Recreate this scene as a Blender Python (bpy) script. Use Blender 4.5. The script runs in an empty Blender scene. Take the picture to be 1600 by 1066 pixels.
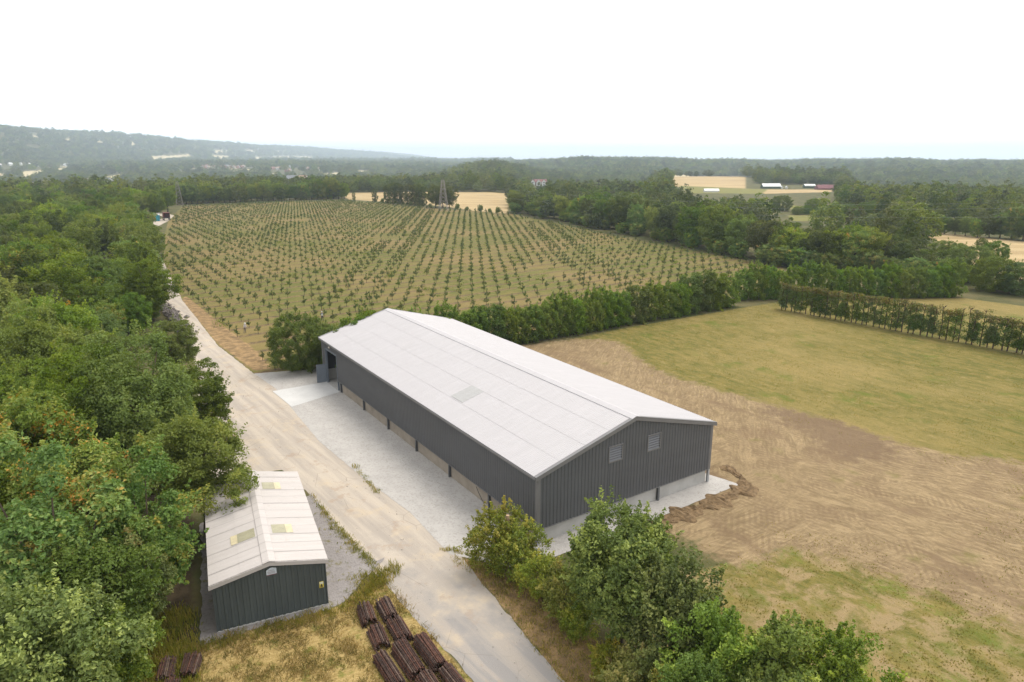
import bpy, bmesh, math, random
import numpy as np
from mathutils import Vector, Matrix

SC = bpy.context.scene
COL = SC.collection
rnd = random.Random(7)
RNG = np.random.default_rng(11)
R = math.radians

# ------------------------------------------------------------------ camera, sky, sun, exposure
CAM_H = 28.0; FPX = 1067.0; PITCH = math.atan(286 / 1067)
cam_d = bpy.data.cameras.new('camera'); cam = bpy.data.objects.new('camera', cam_d); COL.objects.link(cam)
cam.location = (0, 0, CAM_H); cam.rotation_euler = (math.pi / 2 - PITCH, 0, 0)
cam_d.sensor_width = 36; cam_d.lens = 36 * FPX / 1600; cam_d.clip_start = 0.5; cam_d.clip_end = 60000
SC.camera = cam
SUN_EL, SUN_AZ = R(64), R(50)          # azimuth measured from +Y towards +X
world = bpy.data.worlds.new('World'); SC.world = world; world.use_nodes = True
SKY_STRENGTH, OVERCAST, SUN_E = 0.12, 0.86, 3.2
sun_d = bpy.data.lights.new('sun', 'SUN'); sun = bpy.data.objects.new('sun', sun_d); COL.objects.link(sun)
sun_d.energy = SUN_E; sun_d.angle = R(34); sun_d.color = (1.0, 0.95, 0.86)
_d = Vector((math.sin(SUN_AZ) * math.cos(SUN_EL), math.cos(SUN_AZ) * math.cos(SUN_EL), math.sin(SUN_EL)))
sun.rotation_euler = _d.to_track_quat('Z', 'Y').to_euler(); sun.location = (40, 40, 120)
SC.view_settings.view_transform = 'Standard'; SC.view_settings.look = 'None'
SC.view_settings.exposure = 0.0; SC.view_settings.gamma = 1.0
SC.render.engine = 'CYCLES'
cy = SC.cycles
cy.use_denoising = True
cy.max_bounces = 6; cy.diffuse_bounces = 3; cy.glossy_bounces = 2; cy.transmission_bounces = 3; cy.volume_bounces = 3
cy.use_adaptive_sampling = True; cy.adaptive_threshold = 0.015
cy.sample_clamp_indirect = 4.0


# ------------------------------------------------------------------ node helpers
class NT:
    def __init__(self, tree): self.t = tree; self.t.nodes.clear()

    def n(self, typ, ins=None, **attrs):
        nd = self.t.nodes.new(typ)
        for k, v in attrs.items(): setattr(nd, k, v)
        for k, v in (ins or {}).items(): self.set(nd.inputs[k], v)
        return nd

    def set(self, sock, v):
        if isinstance(v, bpy.types.NodeSocket): self.t.links.new(v, sock)
        else: sock.default_value = v

    def mix(self, f, a, b, blend='MIX'):
        m = self.n('ShaderNodeMix', data_type='RGBA', blend_type=blend)
        self.set(m.inputs[0], f)
        for i, c in ((6, a), (7, b)):
            if isinstance(c, tuple) and len(c) == 3: c = (*c, 1)
            self.set(m.inputs[i], c)
        return m.outputs[2]

    def noise(self, vec, scale, detail=4.0, rough=0.55, dist=0.0):
        m = self.n('ShaderNodeTexNoise', {'Vector': vec, 'Scale': scale, 'Detail': detail, 'Roughness': rough, 'Distortion': dist})
        return m.outputs['Fac']

    def step(self, v, lo, hi, a=0.0, b=1.0):
        m = self.n('ShaderNodeMapRange', {'Value': v, 'From Min': lo, 'From Max': hi, 'To Min': a, 'To Max': b}, interpolation_type='SMOOTHSTEP')
        return m.outputs['Result']

    def math(self, op, a, b=0.0, c=0.0):
        m = self.n('ShaderNodeMath', operation=op)
        self.set(m.inputs[0], a); self.set(m.inputs[1], b)
        if op in ('MULTIPLY_ADD',): self.set(m.inputs[2], c)
        return m.outputs[0]

    def attr(self, name): return self.n('ShaderNodeAttribute', attribute_name=name).outputs['Fac']

    def mapping(self, vec, rot=0.0, scale=(1, 1, 1), loc=(0, 0, 0)):
        if rot: vec = self.n('ShaderNodeMapping', {'Vector': vec, 'Rotation': (0, 0, rot)}).outputs[0]     # turn first, then stretch
        return self.n('ShaderNodeMapping', {'Vector': vec, 'Scale': scale, 'Location': loc}).outputs[0]

    def bump(self, h, strength=0.3, dist=0.1):
        return self.n('ShaderNodeBump', {'Height': h, 'Strength': strength, 'Distance': dist}).outputs[0]

    def out(self, shader):
        o = self.n('ShaderNodeOutputMaterial'); self.t.links.new(shader, o.inputs['Surface'])


def new_mat(name):
    m = bpy.data.materials.new(name); m.use_nodes = True
    return m, NT(m.node_tree)


ALB = 0.80      # the palette below was picked from a brighter print: brings it to real reflectances


def principled(nt, col, rough=0.8, normal=None, spec=0.3, metal=0.0):
    if isinstance(col, tuple) and len(col) == 3: col = (*col, 1)
    col = nt.mix(1.0, col, (ALB,) * 3, 'MULTIPLY')
    ins = {'Base Color': col, 'Roughness': rough, 'Specular IOR Level': spec, 'Metallic': metal}
    if normal is not None: ins['Normal'] = normal
    return nt.n('ShaderNodeBsdfPrincipled', ins).outputs[0]


def surf(name, col, rough=0.7, var=0.12, scale=1.5, spec=0.3, metal=0.0, bump=0.0, stretch=(1, 1, 1), dirt=None, dirt_amt=0.4):
    """Plain real-world surface: base colour with wear / weathering noise in object space."""
    m, nt = new_mat(name)
    pos = nt.n('ShaderNodeTexCoord').outputs['Object']
    v = nt.mapping(pos, 0, stretch)
    f = nt.noise(v, scale, 6, 0.65)
    dark = tuple(c * (1 - var) for c in col); lite = tuple(min(1, c * (1 + var)) for c in col)
    c = nt.mix(nt.step(f, 0.3, 0.7), dark, lite)
    if dirt: c = nt.mix(nt.step(nt.noise(v, scale * 0.35, 8, 0.7), 0.52, 0.72, 0, dirt_amt), c, dirt)
    nrm = nt.bump(nt.noise(pos, scale * 12, 3), bump, 0.02) if bump else None
    nt.out(principled(nt, c, rough, nrm, spec, metal))
    return m


# ------------------------------------------------------------------ world: thin overcast over a Nishita sky
wn = NT(world.node_tree)
sky = wn.n('ShaderNodeTexSky', sky_type='NISHITA', sun_disc=False, sun_elevation=SUN_EL, sun_rotation=SUN_AZ, altitude=100, dust_density=3.0)
gen = wn.n('ShaderNodeTexCoord').outputs['Generated']
skyc = wn.mix(1.0, sky.outputs[0], (SKY_STRENGTH,) * 3, 'MULTIPLY')
cl = wn.noise(wn.n('ShaderNodeMapping', {'Vector': gen, 'Scale': (1, 1, 3.5)}).outputs[0], 2.2, 6, 0.55)
up_ = wn.n('ShaderNodeSeparateXYZ', {'Vector': gen}).outputs[2]
cloud = wn.mix(wn.step(cl, 0.25, 0.75), (1.50, 1.495, 1.49), (1.72, 1.70, 1.67))
hor = wn.step(up_, 0.0, 0.32, 1.32, 1.0)          # thin cloud is brightest low down, through the haze layer
cloud = wn.mix(1.0, cloud, wn.n('ShaderNodeCombineXYZ', {'X': hor, 'Y': hor, 'Z': hor}).outputs[0], 'MULTIPLY')
wout = wn.n('ShaderNodeOutputWorld')
bg = wn.n('ShaderNodeBackground', {'Color': wn.mix(OVERCAST, skyc, cloud), 'Strength': 1.0})
world.node_tree.links.new(bg.outputs[0], wout.inputs[0])


# ------------------------------------------------------------------ geometry helpers
def ray(u, v):
    x = (u - 800) / FPX; c = -(v - 533) / FPX
    return np.array([x, math.cos(PITCH) + c * math.sin(PITCH), -math.sin(PITCH) + c * math.cos(PITCH)])


def at(u, v, z=0.0):
    d = ray(u, v); t = (z - CAM_H) / d[2]
    return np.array([d[0] * t, d[1] * t, z])


def g(u, v): p = at(u, v); return (p[0], p[1])


def proj(x, y, z):
    z = z - CAM_H
    fy = y * math.cos(PITCH) - z * math.sin(PITCH); fz = y * math.sin(PITCH) + z * math.cos(PITCH)
    return 800 + FPX * x / fy, 533 - FPX * fz / fy


def inside(poly, x, y):
    x = np.asarray(x, float); y = np.asarray(y, float); res = np.zeros(x.shape, bool)
    n = len(poly)
    for i in range(n):
        x1, y1 = poly[i]; x2, y2 = poly[(i + 1) % n]
        c = ((y1 > y) != (y2 > y))
        with np.errstate(divide='ignore', invalid='ignore'):
            xi = (x2 - x1) * (y - y1) / ((y2 - y1) if y2 != y1 else 1e-9) + x1
        res ^= c & (x < xi)
    return res


def sdist(poly, x, y):
    d = np.full(x.shape, 1e18); n = len(poly)
    for i in range(n):
        x1, y1 = poly[i]; x2, y2 = poly[(i + 1) % n]
        dx, dy = x2 - x1, y2 - y1; L = dx * dx + dy * dy + 1e-12
        t = np.clip(((x - x1) * dx + (y - y1) * dy) / L, 0, 1)
        d = np.minimum(d, (x - x1 - t * dx) ** 2 + (y - y1 - t * dy) ** 2)
    d = np.sqrt(d)
    return np.where(inside(poly, x, y), -d, d)


def mesh_np(name, V, F, mats=(), attrs=None, midx=None, smooth=False):
    """Fast mesh from numpy arrays; F is (n,k) with one k for all faces."""
    V = np.asarray(V, np.float32); F = np.asarray(F, np.int32)
    me = bpy.data.meshes.new(name); n, k = F.shape
    me.vertices.add(len(V)); me.vertices.foreach_set('co', V.ravel())
    me.loops.add(n * k); me.loops.foreach_set('vertex_index', F.ravel())
    me.polygons.add(n); me.polygons.foreach_set('loop_start', np.arange(0, n * k, k, dtype=np.int32))
    me.polygons.foreach_set('loop_total', np.full(n, k, np.int32))
    for m in mats: me.materials.append(m)
    if midx is not None: me.polygons.foreach_set('material_index', np.asarray(midx, np.int32))
    me.polygons.foreach_set('use_smooth', np.full(n, smooth, bool))
    for a, val in (attrs or {}).items():
        at_ = me.attributes.new(a, 'FLOAT', 'POINT'); at_.data.foreach_set('value', np.asarray(val, np.float32))
    me.update(calc_edges=True); me.validate()
    return me


class MB:
    """Collects boxes, tubes, prisms into one mesh."""
    def __init__(self): self.v = []; self.f = []; self.m = []

    def add(self, vs, fs, mi=0):
        o = len(self.v); self.v += [tuple(p) for p in vs]
        for f in fs: self.f.append([i + o for i in f]); self.m.append(mi)
        return self

    def box(self, x0, x1, y0, y1, z0, z1, mi=0, mat=None):
        vs = [Vector((x, y, z)) for z in (z0, z1) for x, y in ((x0, y0), (x1, y0), (x1, y1), (x0, y1))]
        if mat is not None: vs = [mat @ p for p in vs]
        return self.add(vs, [(3, 2, 1, 0), (4, 5, 6, 7), (0, 1, 5, 4), (1, 2, 6, 5), (2, 3, 7, 6), (3, 0, 4, 7)], mi)

    def tube(self, pts, rad, n=6, mi=0, caps=True):
        pts = [Vector(p) for p in pts]
        if not hasattr(rad, '__len__'): rad = [rad] * len(pts)
        vs = []; fs = []
        for i, p in enumerate(pts):
            a = pts[max(0, i - 1)]; b = pts[min(len(pts) - 1, i + 1)]
            d = (b - a).normalized(); u = d.orthogonal().normalized() if abs(d.z) < 0.95 else Vector((1, 0, 0))
            u = (u - d * u.dot(d)).normalized(); w = d.cross(u)
            for k in range(n):
                an = 2 * math.pi * k / n; vs.append(p + (u * math.cos(an) + w * math.sin(an)) * rad[i])
        for i in range(len(pts) - 1):
            for k in range(n):
                k2 = (k + 1) % n; fs.append((i * n + k, i * n + k2, (i + 1) * n + k2, (i + 1) * n + k))
        if caps:
            fs.append(tuple(reversed(range(n)))); fs.append(tuple(range((len(pts) - 1) * n, len(pts) * n)))
        return self.add(vs, fs, mi)

    def prism(self, prof, d0, d1, axis='y', mi=0):
        """Closed 2-D profile (a, z) extruded along axis."""
        n = len(prof); P = (lambda a, z, d: (a, d, z)) if axis == 'y' else (lambda a, z, d: (d, a, z))
        vs = [P(a, z, d0) for a, z in prof] + [P(a, z, d1) for a, z in prof]
        fs = [(i, (i + 1) % n, n + (i + 1) % n, n + i) for i in range(n)] + [tuple(reversed(range(n))), tuple(range(n, 2 * n))]
        return self.add(vs, fs, mi)

    def mesh(self, name, mats, smooth=False):
        me = bpy.data.meshes.new(name); me.from_pydata(self.v, [], self.f)
        for m in (mats if isinstance(mats, (list, tuple)) else [mats]): me.materials.append(m)
        me.polygons.foreach_set('material_index', self.m)
        me.polygons.foreach_set('use_smooth', [smooth] * len(self.f))
        me.update(); return me

    def build(self, name, mats, parent=None, smooth=False):
        return link(name, self.mesh(name, mats, smooth), parent)


def link(name, me, parent=None):
    o = bpy.data.objects.new(name, me); COL.objects.link(o)
    if parent is not None: o.parent = parent
    return o


def tag(o, label=None, cat=None, group=None, kind=None):
    for k, v in (('label', label), ('category', cat), ('group', group), ('kind', kind)):
        if v: o[k] = v
    return o


def thing(name, label, cat, loc=(0, 0, 0), rz=0.0, group=None):
    o = bpy.data.objects.new(name, None); COL.objects.link(o); o.location = loc; o.rotation_euler = (0, 0, rz)
    o.empty_display_size = 0.5
    return tag(o, label, cat, group)


def copy_tree(src, loc, rz=0.0, scale=1.0, label=None, group=None):
    c = src.copy(); COL.objects.link(c); c.location = loc; c.rotation_euler = (0, 0, rz)
    c.scale = scale if hasattr(scale, '__len__') else (scale,) * 3
    if label: c['label'] = label
    if group: c['group'] = group
    for ch in src.children:
        d = ch.copy(); COL.objects.link(d); d.parent = c
        for g2 in ch.children:
            e = g2.copy(); COL.objects.link(e); e.parent = d
    return c


_U = ['', 'first', 'second', 'third', 'fourth', 'fifth', 'sixth', 'seventh', 'eighth', 'ninth', 'tenth', 'eleventh', 'twelfth', 'thirteenth',
      'fourteenth', 'fifteenth', 'sixteenth', 'seventeenth', 'eighteenth', 'nineteenth']
_T = ['', '', 'twenty', 'thirty', 'forty', 'fifty', 'sixty', 'seventy', 'eighty', 'ninety']
_TT = ['', '', 'twentieth', 'thirtieth', 'fortieth', 'fiftieth', 'sixtieth', 'seventieth', 'eightieth', 'ninetieth']


def nth(i):
    if i < 20: return _U[i]
    if i < 100: return _TT[i // 10] if i % 10 == 0 else _T[i // 10] + '-' + _U[i % 10]
    return 'hundredth' if i == 100 else 'hundred-and-' + nth(i - 100)


def wob(n, seed, amp, closed=True, k=6):
    r = np.random.default_rng(seed); t = np.linspace(0, 2 * np.pi, n, endpoint=not closed)
    s = np.zeros(n)
    for f in (3, 7, 13, 29, 61, 97): s += np.sin(f * t + r.uniform(0, 6.3)) * r.uniform(.5, 1) / (f ** .35)
    return s / 2.2 * amp + r.normal(0, amp * .22, n)


def sheet(name, poly, z, mat, jit=0.0, step=0.5, seed=1):
    pts = []
    n = len(poly)
    for i in range(n):
        a = np.array(poly[i]); b = np.array(poly[(i + 1) % n]); L = np.linalg.norm(b - a); m = max(1, int(L / step))
        for k in range(m): pts.append(a + (b - a) * k / m)
    pts = np.array(pts)
    if jit:
        tn = np.roll(pts, -1, 0) - np.roll(pts, 1, 0); tn /= np.linalg.norm(tn, axis=1)[:, None] + 1e-9
        w = wob(len(pts), seed, jit); pts = pts + np.stack([tn[:, 1], -tn[:, 0]], 1) * w[:, None]
    me = bpy.data.meshes.new(name); me.from_pydata([(p[0], p[1], z) for p in pts], [], [list(range(len(pts)))])
    bm = bmesh.new(); bm.from_mesh(me); bmesh.ops.triangulate(bm, faces=bm.faces[:], ngon_method='EAR_CLIP')
    for f in bm.faces:
        if f.normal.z < 0: f.normal_flip()
    bm.to_mesh(me); bm.free(); me.materials.append(mat)
    return tag(link(name, me), kind='structure')


# ------------------------------------------------------------------ site frames
BO = np.array([1.8816, 45.3611]); BA = 0.58773
EX = np.array([math.cos(BA), math.sin(BA)]); EY = np.array([-math.sin(BA), math.cos(BA)])
def bl(x, y): p = BO + EX * x + EY * y; return (p[0], p[1])
W, L, HE, HR = 18.82, 47.62, 5.70, 8.24
SO = np.array([-17.96, 35.70]); SA = 0.42944
SX = np.array([math.cos(SA), math.sin(SA)]); SY = np.array([-math.sin(SA), math.cos(SA)])
def sl(x, y): p = SO + SX * x + SY * y; return (p[0], p[1])

# ------------------------------------------------------------------ region outlines (ground metres)
HEDGE0 = np.array([-28.7, 88.0]); HDIR = np.array([math.cos(R(34.2)), math.sin(R(34.2))])
DAMP = [g(*q) for q in ((1180, 632), (1240, 642), (1300, 652), (1400, 692), (1392, 718), (1330, 722), (1285, 700), (1262, 676), (1215, 655))]
SOIL = [g(*q) for q in ((818, 540), (900, 529), (965, 532), (1005, 565), (1060, 590), (1130, 612), (1225, 637), (1300, 655), (1400, 690), (1490, 712), (1620, 726), (1620, 985), (1500, 950), (1400, 915), (1330, 880), (1230, 862), (1150, 885), (1080, 850), (1020, 825))] + [bl(14, -2), bl(18.5, 2), bl(18.8, 40)]
FIELD = [g(*q) for q in ((800, 550), (980, 512), (1215, 472), (1222, 483), (1420, 515), (1640, 562))] + [(120, 60), (70, 5), (12, 5), (8, 40), (20, 45)]
FIELD2 = [g(*q) for q in ((1222, 483), (1240, 468), (1505, 466), (1700, 492))] + [(140, 70), (95, 72), g(1600, 551)]
ORCH = [(-33.5, 86), (-27, 91), (0, 107.5), (22, 122.5), (46, 140), (62, 156), (72, 180), (40, 250), (-3, 366)] + [g(*q) for q in ((690, 327), (620, 319), (550, 314), (430, 316), (285, 323), (264, 343))] + [(-120, 235), (-75, 146), (-47, 104)]
DRYL = [sl(-3, -0.6), sl(7.5, -0.4), sl(12, 3.2), g(590, 890), g(650, 962), g(745, 1075), (-2, 20), (-14, 18), (-30, 24)]
VERGE = [g(700, 870), g(760, 880), g(840, 905), g(900, 960), g(990, 1075), (8, 18), (3, 20), g(885, 1075), g(765, 920)]
ROADSIDE = [g(283, 468), g(340, 536), g(398, 580), g(425, 576), g(400, 548), g(350, 510), g(300, 470), g(292, 462)]
WOOD = [(-14, 14), sl(-1.5, -3), sl(-1.2, 15), (-36, 62), (-62, 108), (-90, 165), (-165, 300), (-175, 340), (-330, 400), (-420, 300), (-60, -20)]
WHEATS = [
    [g(*q) for q in ((530, 302), (545, 312), (610, 316), (690, 322), (735, 329), (792, 334), (800, 301), (650, 300))],
    [g(*q) for q in ((1430, 360), (1500, 398), (1540, 425), (1640, 445), (1640, 382))],
    [g(*q) for q in ((1045, 277), (1052, 291), (1120, 299), (1165, 300), (1165, 276))],
    [g(*q) for q in ((1170, 296), (1195, 303), (1305, 300), (1305, 296))],
    [g(*q) for q in ((40, 286.5), (45, 291), (110, 291), (108, 286.5))],
]
GREENS = [
    [g(*q) for q in ((1150, 318), (1200, 322), (1290, 335), (1395, 340), (1395, 334), (1290, 326), (1200, 317))],
    [g(*q) for q in ((1060, 290), (1075, 302), (1190, 303), (1200, 296))],
    [g(*q) for q in ((1230, 336), (1240, 346), (1300, 344), (1300, 338))],
    [g(*q) for q in ((1430, 338), (1440, 345), (1560, 350), (1560, 342))],
]


# ------------------------------------------------------------------ terrain
def ridge_top(u):   # skyline heights (image rows of the wooded crest) become real hill heights below
    return np.interp(u, [-400, 500, 560, 640, 720, 790, 830, 870, 900, 950, 1060, 1120, 1200, 1280, 1340, 1500, 1600, 2000],
                     [258, 256, 253, 251, 253, 253, 249, 248, 246, 244, 245, 247, 249, 249, 248, 248, 247, 247])


def sm(x, a, b): t = np.clip((x - a) / (b - a), 0, 1); return t * t * (3 - 2 * t)


def terrain(x, y):
    x = np.asarray(x, float); y = np.asarray(y, float)
    r = np.hypot(x, y) + 1e-6; az = np.arctan2(x, y)
    front = np.abs(az) < R(80)
    u = 800 + FPX * np.tan(np.clip(az, -R(75), R(75))) / math.cos(PITCH) * 0.985
    und = 2.2 * np.sin(x / 190 + 1.3) * np.cos(y / 230 + .4) + 1.4 * np.sin(x / 83 - y / 120)
    z = und * sm(r, 620, 1100)
    # shallow valley right of the belt, then a wooded ridge
    farm = sm(u, 990, 1040) * (1 - sm(u, 1310, 1350))
    z += -24 * sm(u, 760, 860) * (1 - farm) * sm(r, 430, 1000) * (1 - sm(r, 1100, 2600))
    z += -24 * farm * sm(r, 1080, 1350) * (1 - sm(r, 1400, 2600))
    z += -30 * (1 - sm(u, 640, 760)) * sm(r, 620, 1300) * (1 - sm(r, 1300, 2900))
    crest_z = CAM_H - (ridge_top(u) - 247) * 2600 / FPX - 22
    z += (crest_z) * sm(r, 1400, 2600) * sm(u, 500, 640) * (1 - 0.5 * sm(r, 3000, 5000))
    z += 10 * np.exp(-((u - 815) / 75) ** 2 - ((r - 1350) / 380) ** 2) + 6 * np.exp(-((u - 640) / 90) ** 2 - ((r - 1250) / 320) ** 2) + 10 * np.exp(-((u - 1420) / 110) ** 2 - ((r - 1700) / 350) ** 2)
    z += 4.5 * np.sin(u / 31 + 1) * np.sin(u / 53) * sm(r, 1700, 2500) * sm(u, 560, 700)
    # the long chalk ridge on the left, receding to the right
    D = np.interp(u, [-600, -200, 0, 300, 540, 720, 900], [3000, 3500, 4000, 5900, 10000, 14000, 15500])
    top = np.interp(u, [-600, 0, 60, 100, 200, 300, 400, 470, 540, 600, 640, 680, 720, 760], [206, 204, 206, 208, 214, 220, 227, 230, 233, 234.5, 238, 243, 249, 253])
    hz = CAM_H + (247 - top) * D / FPX - 34
    z += np.maximum(hz, 0) * sm(r, D * 0.60, D) * (1 + 0.05 * np.sin(x / 310) * np.sin(y / 270)) * front
    return z


def pale_mask(x, y):
    u = 800 + FPX * np.tan(np.clip(np.arctan2(x, y), -R(75), R(75))); r = np.hypot(x, y)
    D = np.interp(u, [-600, -200, 0, 300, 540, 720, 900], [3000, 3500, 4000, 5900, 10000, 14000, 15500]); q = r / D
    c1 = (np.abs(q - 0.70 - 0.012 * np.sin(u / 23)) < 0.03) & (u > 255) & (u < 500) & (np.sin(u / 11) + np.sin(u / 37 + 1) > -0.7)
    c2 = (np.abs(q - 0.80 - 0.02 * np.sin(u / 31)) < 0.022) & (u > 330) & (u < 470) & (np.sin(u / 7) > 0.1)
    c3 = (np.abs(q - 0.50) < 0.05) & (u < 120) & (np.sin(u / 9) > -0.3)
    c4 = (np.abs(q - 0.2) < 0.012) & (u > 510) & (u < 610) & (np.sin(u / 9) > -0.3)
    c5 = (np.abs(q - 0.84) < 0.02) & (u > -20) & (u < 260) & (np.sin(u / 5) * np.sin(u / 17) > 0.55)
    c6 = (r > 1500) & (r < 2500) & (u > 1000) & (np.sin(x / 83) * np.sin(y / 61 + 1) > .78)
    c7 = (r > 1350) & (r < 2900) & (u < 780) & (np.sin(r / 150 + 2.2 * np.sin(u / 70)) > .80) & (np.sin(u / 29 + r / 310) > .15)
    return c1 | c2 | c3 | c4 | c5 | c6 | c7


def ground_at(u, v):
    """Where the line of sight first meets the terrain."""
    q = ray(u, v); q = q / q[1]; t = np.arange(60, 9000, 2.0); x = q[0] * t; z = CAM_H + q[2] * t
    hit = np.nonzero(z < terrain(x, t))[0]; i = hit[0] if len(hit) else len(t) - 1
    return float(x[i]), float(t[i]), float(terrain(x[i], t[i]))


def build_ground():
    az = np.concatenate([np.linspace(-180, -66, 24), np.arange(-64, 64.01, 0.27), np.linspace(66, 180, 24)])
    az = np.unique(np.concatenate([az]))[:-1]
    rr = np.concatenate([[3], np.exp(np.arange(math.log(8), math.log(16000), 0.0135))])
    A, Rr = np.meshgrid(R(1) * az, rr); X = Rr * np.sin(A); Y = Rr * np.cos(A); Z = terrain(X, Y)
    nr, na = X.shape
    V = np.stack([X.ravel(), Y.ravel(), Z.ravel()], 1)
    idx = np.arange(nr * na).reshape(nr, na); nx = np.roll(idx, -1, 1)
    F = np.stack([idx[:-1], nx[:-1], nx[1:], idx[1:]], -1).reshape(-1, 4)[:, ::-1]
    x, y = V[:, 0], V[:, 1]
    def mk(polys, soft): return np.max([np.clip(0.5 - sdist(p, x, y) / soft, 0, 1) for p in polys], 0)
    r = np.hypot(x, y); soft_far = np.maximum(4.0, r * 0.012)
    attrs = {
        'soil': mk([SOIL], 8.0), 'damp': mk([DAMP], 7.0), 'field': mk([FIELD, FIELD2], 3.0), 'orch': mk([ORCH], 2.0), 'dry': mk([DRYL], 1.4),
        'verge': mk([VERGE, ROADSIDE], 1.6), 'wood': mk([WOOD], 3.0), 'wheat': mk(WHEATS, soft_far), 'green': mk(GREENS, soft_far)}
    attrs['pale'] = pale_mask(x, y).astype(float)      # pale stubble along the foot of the ridge
    me = mesh_np('ground', V, F, [mat_ground()], attrs, smooth=True)
    return tag(link('ground', me), kind='structure')


def mat_ground():
    m, nt = new_mat('ground')
    pos = nt.n('ShaderNodeTexCoord').outputs['Object']
    nz = nt.noise(pos, 0.9, 8, 0.65); nzm = nt.noise(pos, 0.16, 6, 0.6); nzf = nt.noise(pos, 5.0, 4, 0.7); nzl = nt.noise(pos, 0.035, 5, 0.6)
    fib = nt.noise(nt.mapping(pos, -R(25), (1.2, 5.0, 1)), 1.6, 6, 0.7, .8)
    def mask(name, amp=0.7, w=0.10, n=nz):
        a = nt.attr(name); s = nt.math('ADD', a, nt.math('MULTIPLY', nt.math('SUBTRACT', n, 0.5), amp))
        s = nt.math('MULTIPLY', s, nt.step(a, 0.0, 0.12)); return nt.step(s, 0.5 - w, 0.5 + w)
    c = nt.mix(nt.step(nzm, .35, .65), (0.075, 0.085, 0.03), (0.15, 0.13, 0.06))
    # wood floor
    wf = nt.mix(nt.step(nz, .35, .65), (0.045, 0.034, 0.02), (0.10, 0.075, 0.045))
    c = nt.mix(mask('wood'), c, wf)
    # mown pasture right of the barn: green through straw, streaked along the mowing lines
    st = nt.noise(nt.mapping(pos, R(56), (0.42, 1.1, 1)), 0.75, 9, 0.76, .5)
    gr = nt.mix(nt.step(st, .34, .66), (0.122, 0.122, 0.028), (0.255, 0.196, 0.062))
    gr = nt.mix(nt.step(nzl, .44, .66, 0, .6), gr, (0.33, 0.245, 0.095))
    gr = nt.mix(nt.step(nt.noise(pos, 2.4, 6, .75), .5, .72, 0, .7), gr, (0.095, 0.105, 0.025))
    lowr = nt.step(nt.n('ShaderNodeSeparateXYZ', {'Vector': pos}).outputs[1], 40, 62, 1, 0)
    gr = nt.mix(nt.math('MULTIPLY', lowr, nt.step(nt.noise(pos, .45, 8, .7, .6), .45, .6, 0, .85)), gr, (0.34, 0.245, 0.13))
    gr = nt.mix(nt.math('MULTIPLY', lowr, nt.math('MULTIPLY', nt.step(nt.noise(nt.mapping(pos, 0, (1, 1, 1), (9, 4, 0)), .26, 9, .72, .4), .50, .66, 0, .9), nt.step(nt.noise(pos, 3.0, 6, .75), .36, .56))), gr, (0.15, 0.185, 0.03))
    gr = nt.mix(nt.step(nzm, .56, .70, 0, .8), gr, (0.125, 0.150, 0.024))
    gr = nt.mix(nt.step(nz, .54, .7, 0, .5), gr, (0.36, 0.27, 0.12))
    c = nt.mix(mask('field', .3), c, gr)
    # orchard floor: mown alleys, straw-brown herbicide strips under each tree row
    sep = nt.n('ShaderNodeSeparateXYZ', {'Vector': pos})
    ph = nt.math('ADD', nt.math('MULTIPLY', sep.outputs[0], ROWN[0]), nt.math('MULTIPLY', sep.outputs[1], ROWN[1]))
    ph = nt.math('SUBTRACT', ph, ROWC); ph = nt.math('ADD', ph, nt.math('MULTIPLY', nt.math('SUBTRACT', nz, .5), 1.0))
    fr = nt.math('ABSOLUTE', nt.math('SUBTRACT', nt.math('FRACT', nt.math('ADD', nt.math('DIVIDE', ph, ROWD), .5)), .5))
    al = nt.mix(nt.step(nt.noise(nt.mapping(pos, -R(39), (.25, 1.6, 1)), 1.0, 6, .65), .35, .65), (0.108, 0.122, 0.028), (0.215, 0.187, 0.056))
    al = nt.mix(nt.step(nt.noise(pos, 1.3, 6, .75), .48, .66, 0, .55), al, (0.085, 0.09, 0.024))
    al = nt.mix(nt.step(nzl, .42, .62, 0, .65), al, (0.275, 0.19, 0.082))
    strip = nt.mix(nt.step(nz, .35, .65), (0.10, 0.075, 0.045), (0.26, 0.175, 0.09))
    oc = nt.mix(nt.step(fr, .07, .15, .9, 0), al, strip)
    c = nt.mix(mask('orch', .4), c, oc)
    # dry meadow in front
    dr = nt.mix(nt.step(fib, .3, .7), (0.29, 0.205, 0.07), (0.52, 0.38, 0.165))
    dr = nt.mix(nt.step(nz, .50, .66, 0, .9), dr, (0.165, 0.175, 0.036))
    dr = nt.mix(nt.step(nzf, .62, .8, 0, .6), dr, (0.30, 0.14, 0.06))
    c = nt.mix(mask('dry', .6), c, dr)
    vg = nt.mix(nt.step(nz, .35, .65), (0.20, 0.135, 0.07), (0.40, 0.265, 0.13))
    vg = nt.mix(nt.step(nzf, .5, .75, 0, .6), vg, (0.13, 0.095, 0.055))
    c = nt.mix(mask('verge', .6), c, vg)
    # graded subsoil with machine passes
    s1 = nt.noise(nt.mapping(pos, R(46), (0.42, 1.2, 1)), 1.0, 10, .78, 1.8)
    s2 = nt.noise(nt.mapping(pos, -R(34), (0.30, 1.5, 1)), 1.0, 9, .74, 1.6)
    s3 = nt.noise(nt.mapping(pos, R(105), (0.30, 1.5, 1)), 1.0, 9, .74, 1.6)
    sw = nt.step(nt.noise(pos, .06, 3, .5), .42, .58)
    def lerp(f, a, b): return nt.math('ADD', nt.math('MULTIPLY', b, f), nt.math('MULTIPLY', a, nt.math('SUBTRACT', 1.0, f)))
    sxy = nt.n('ShaderNodeSeparateXYZ', {'Vector': pos})
    s = lerp(nt.math('MULTIPLY', nt.step(nt.math('ADD', sxy.outputs[0], nt.math('MULTIPLY', sw, 8)), 26, 36, 1, 0), .85), s1, s2)
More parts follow.
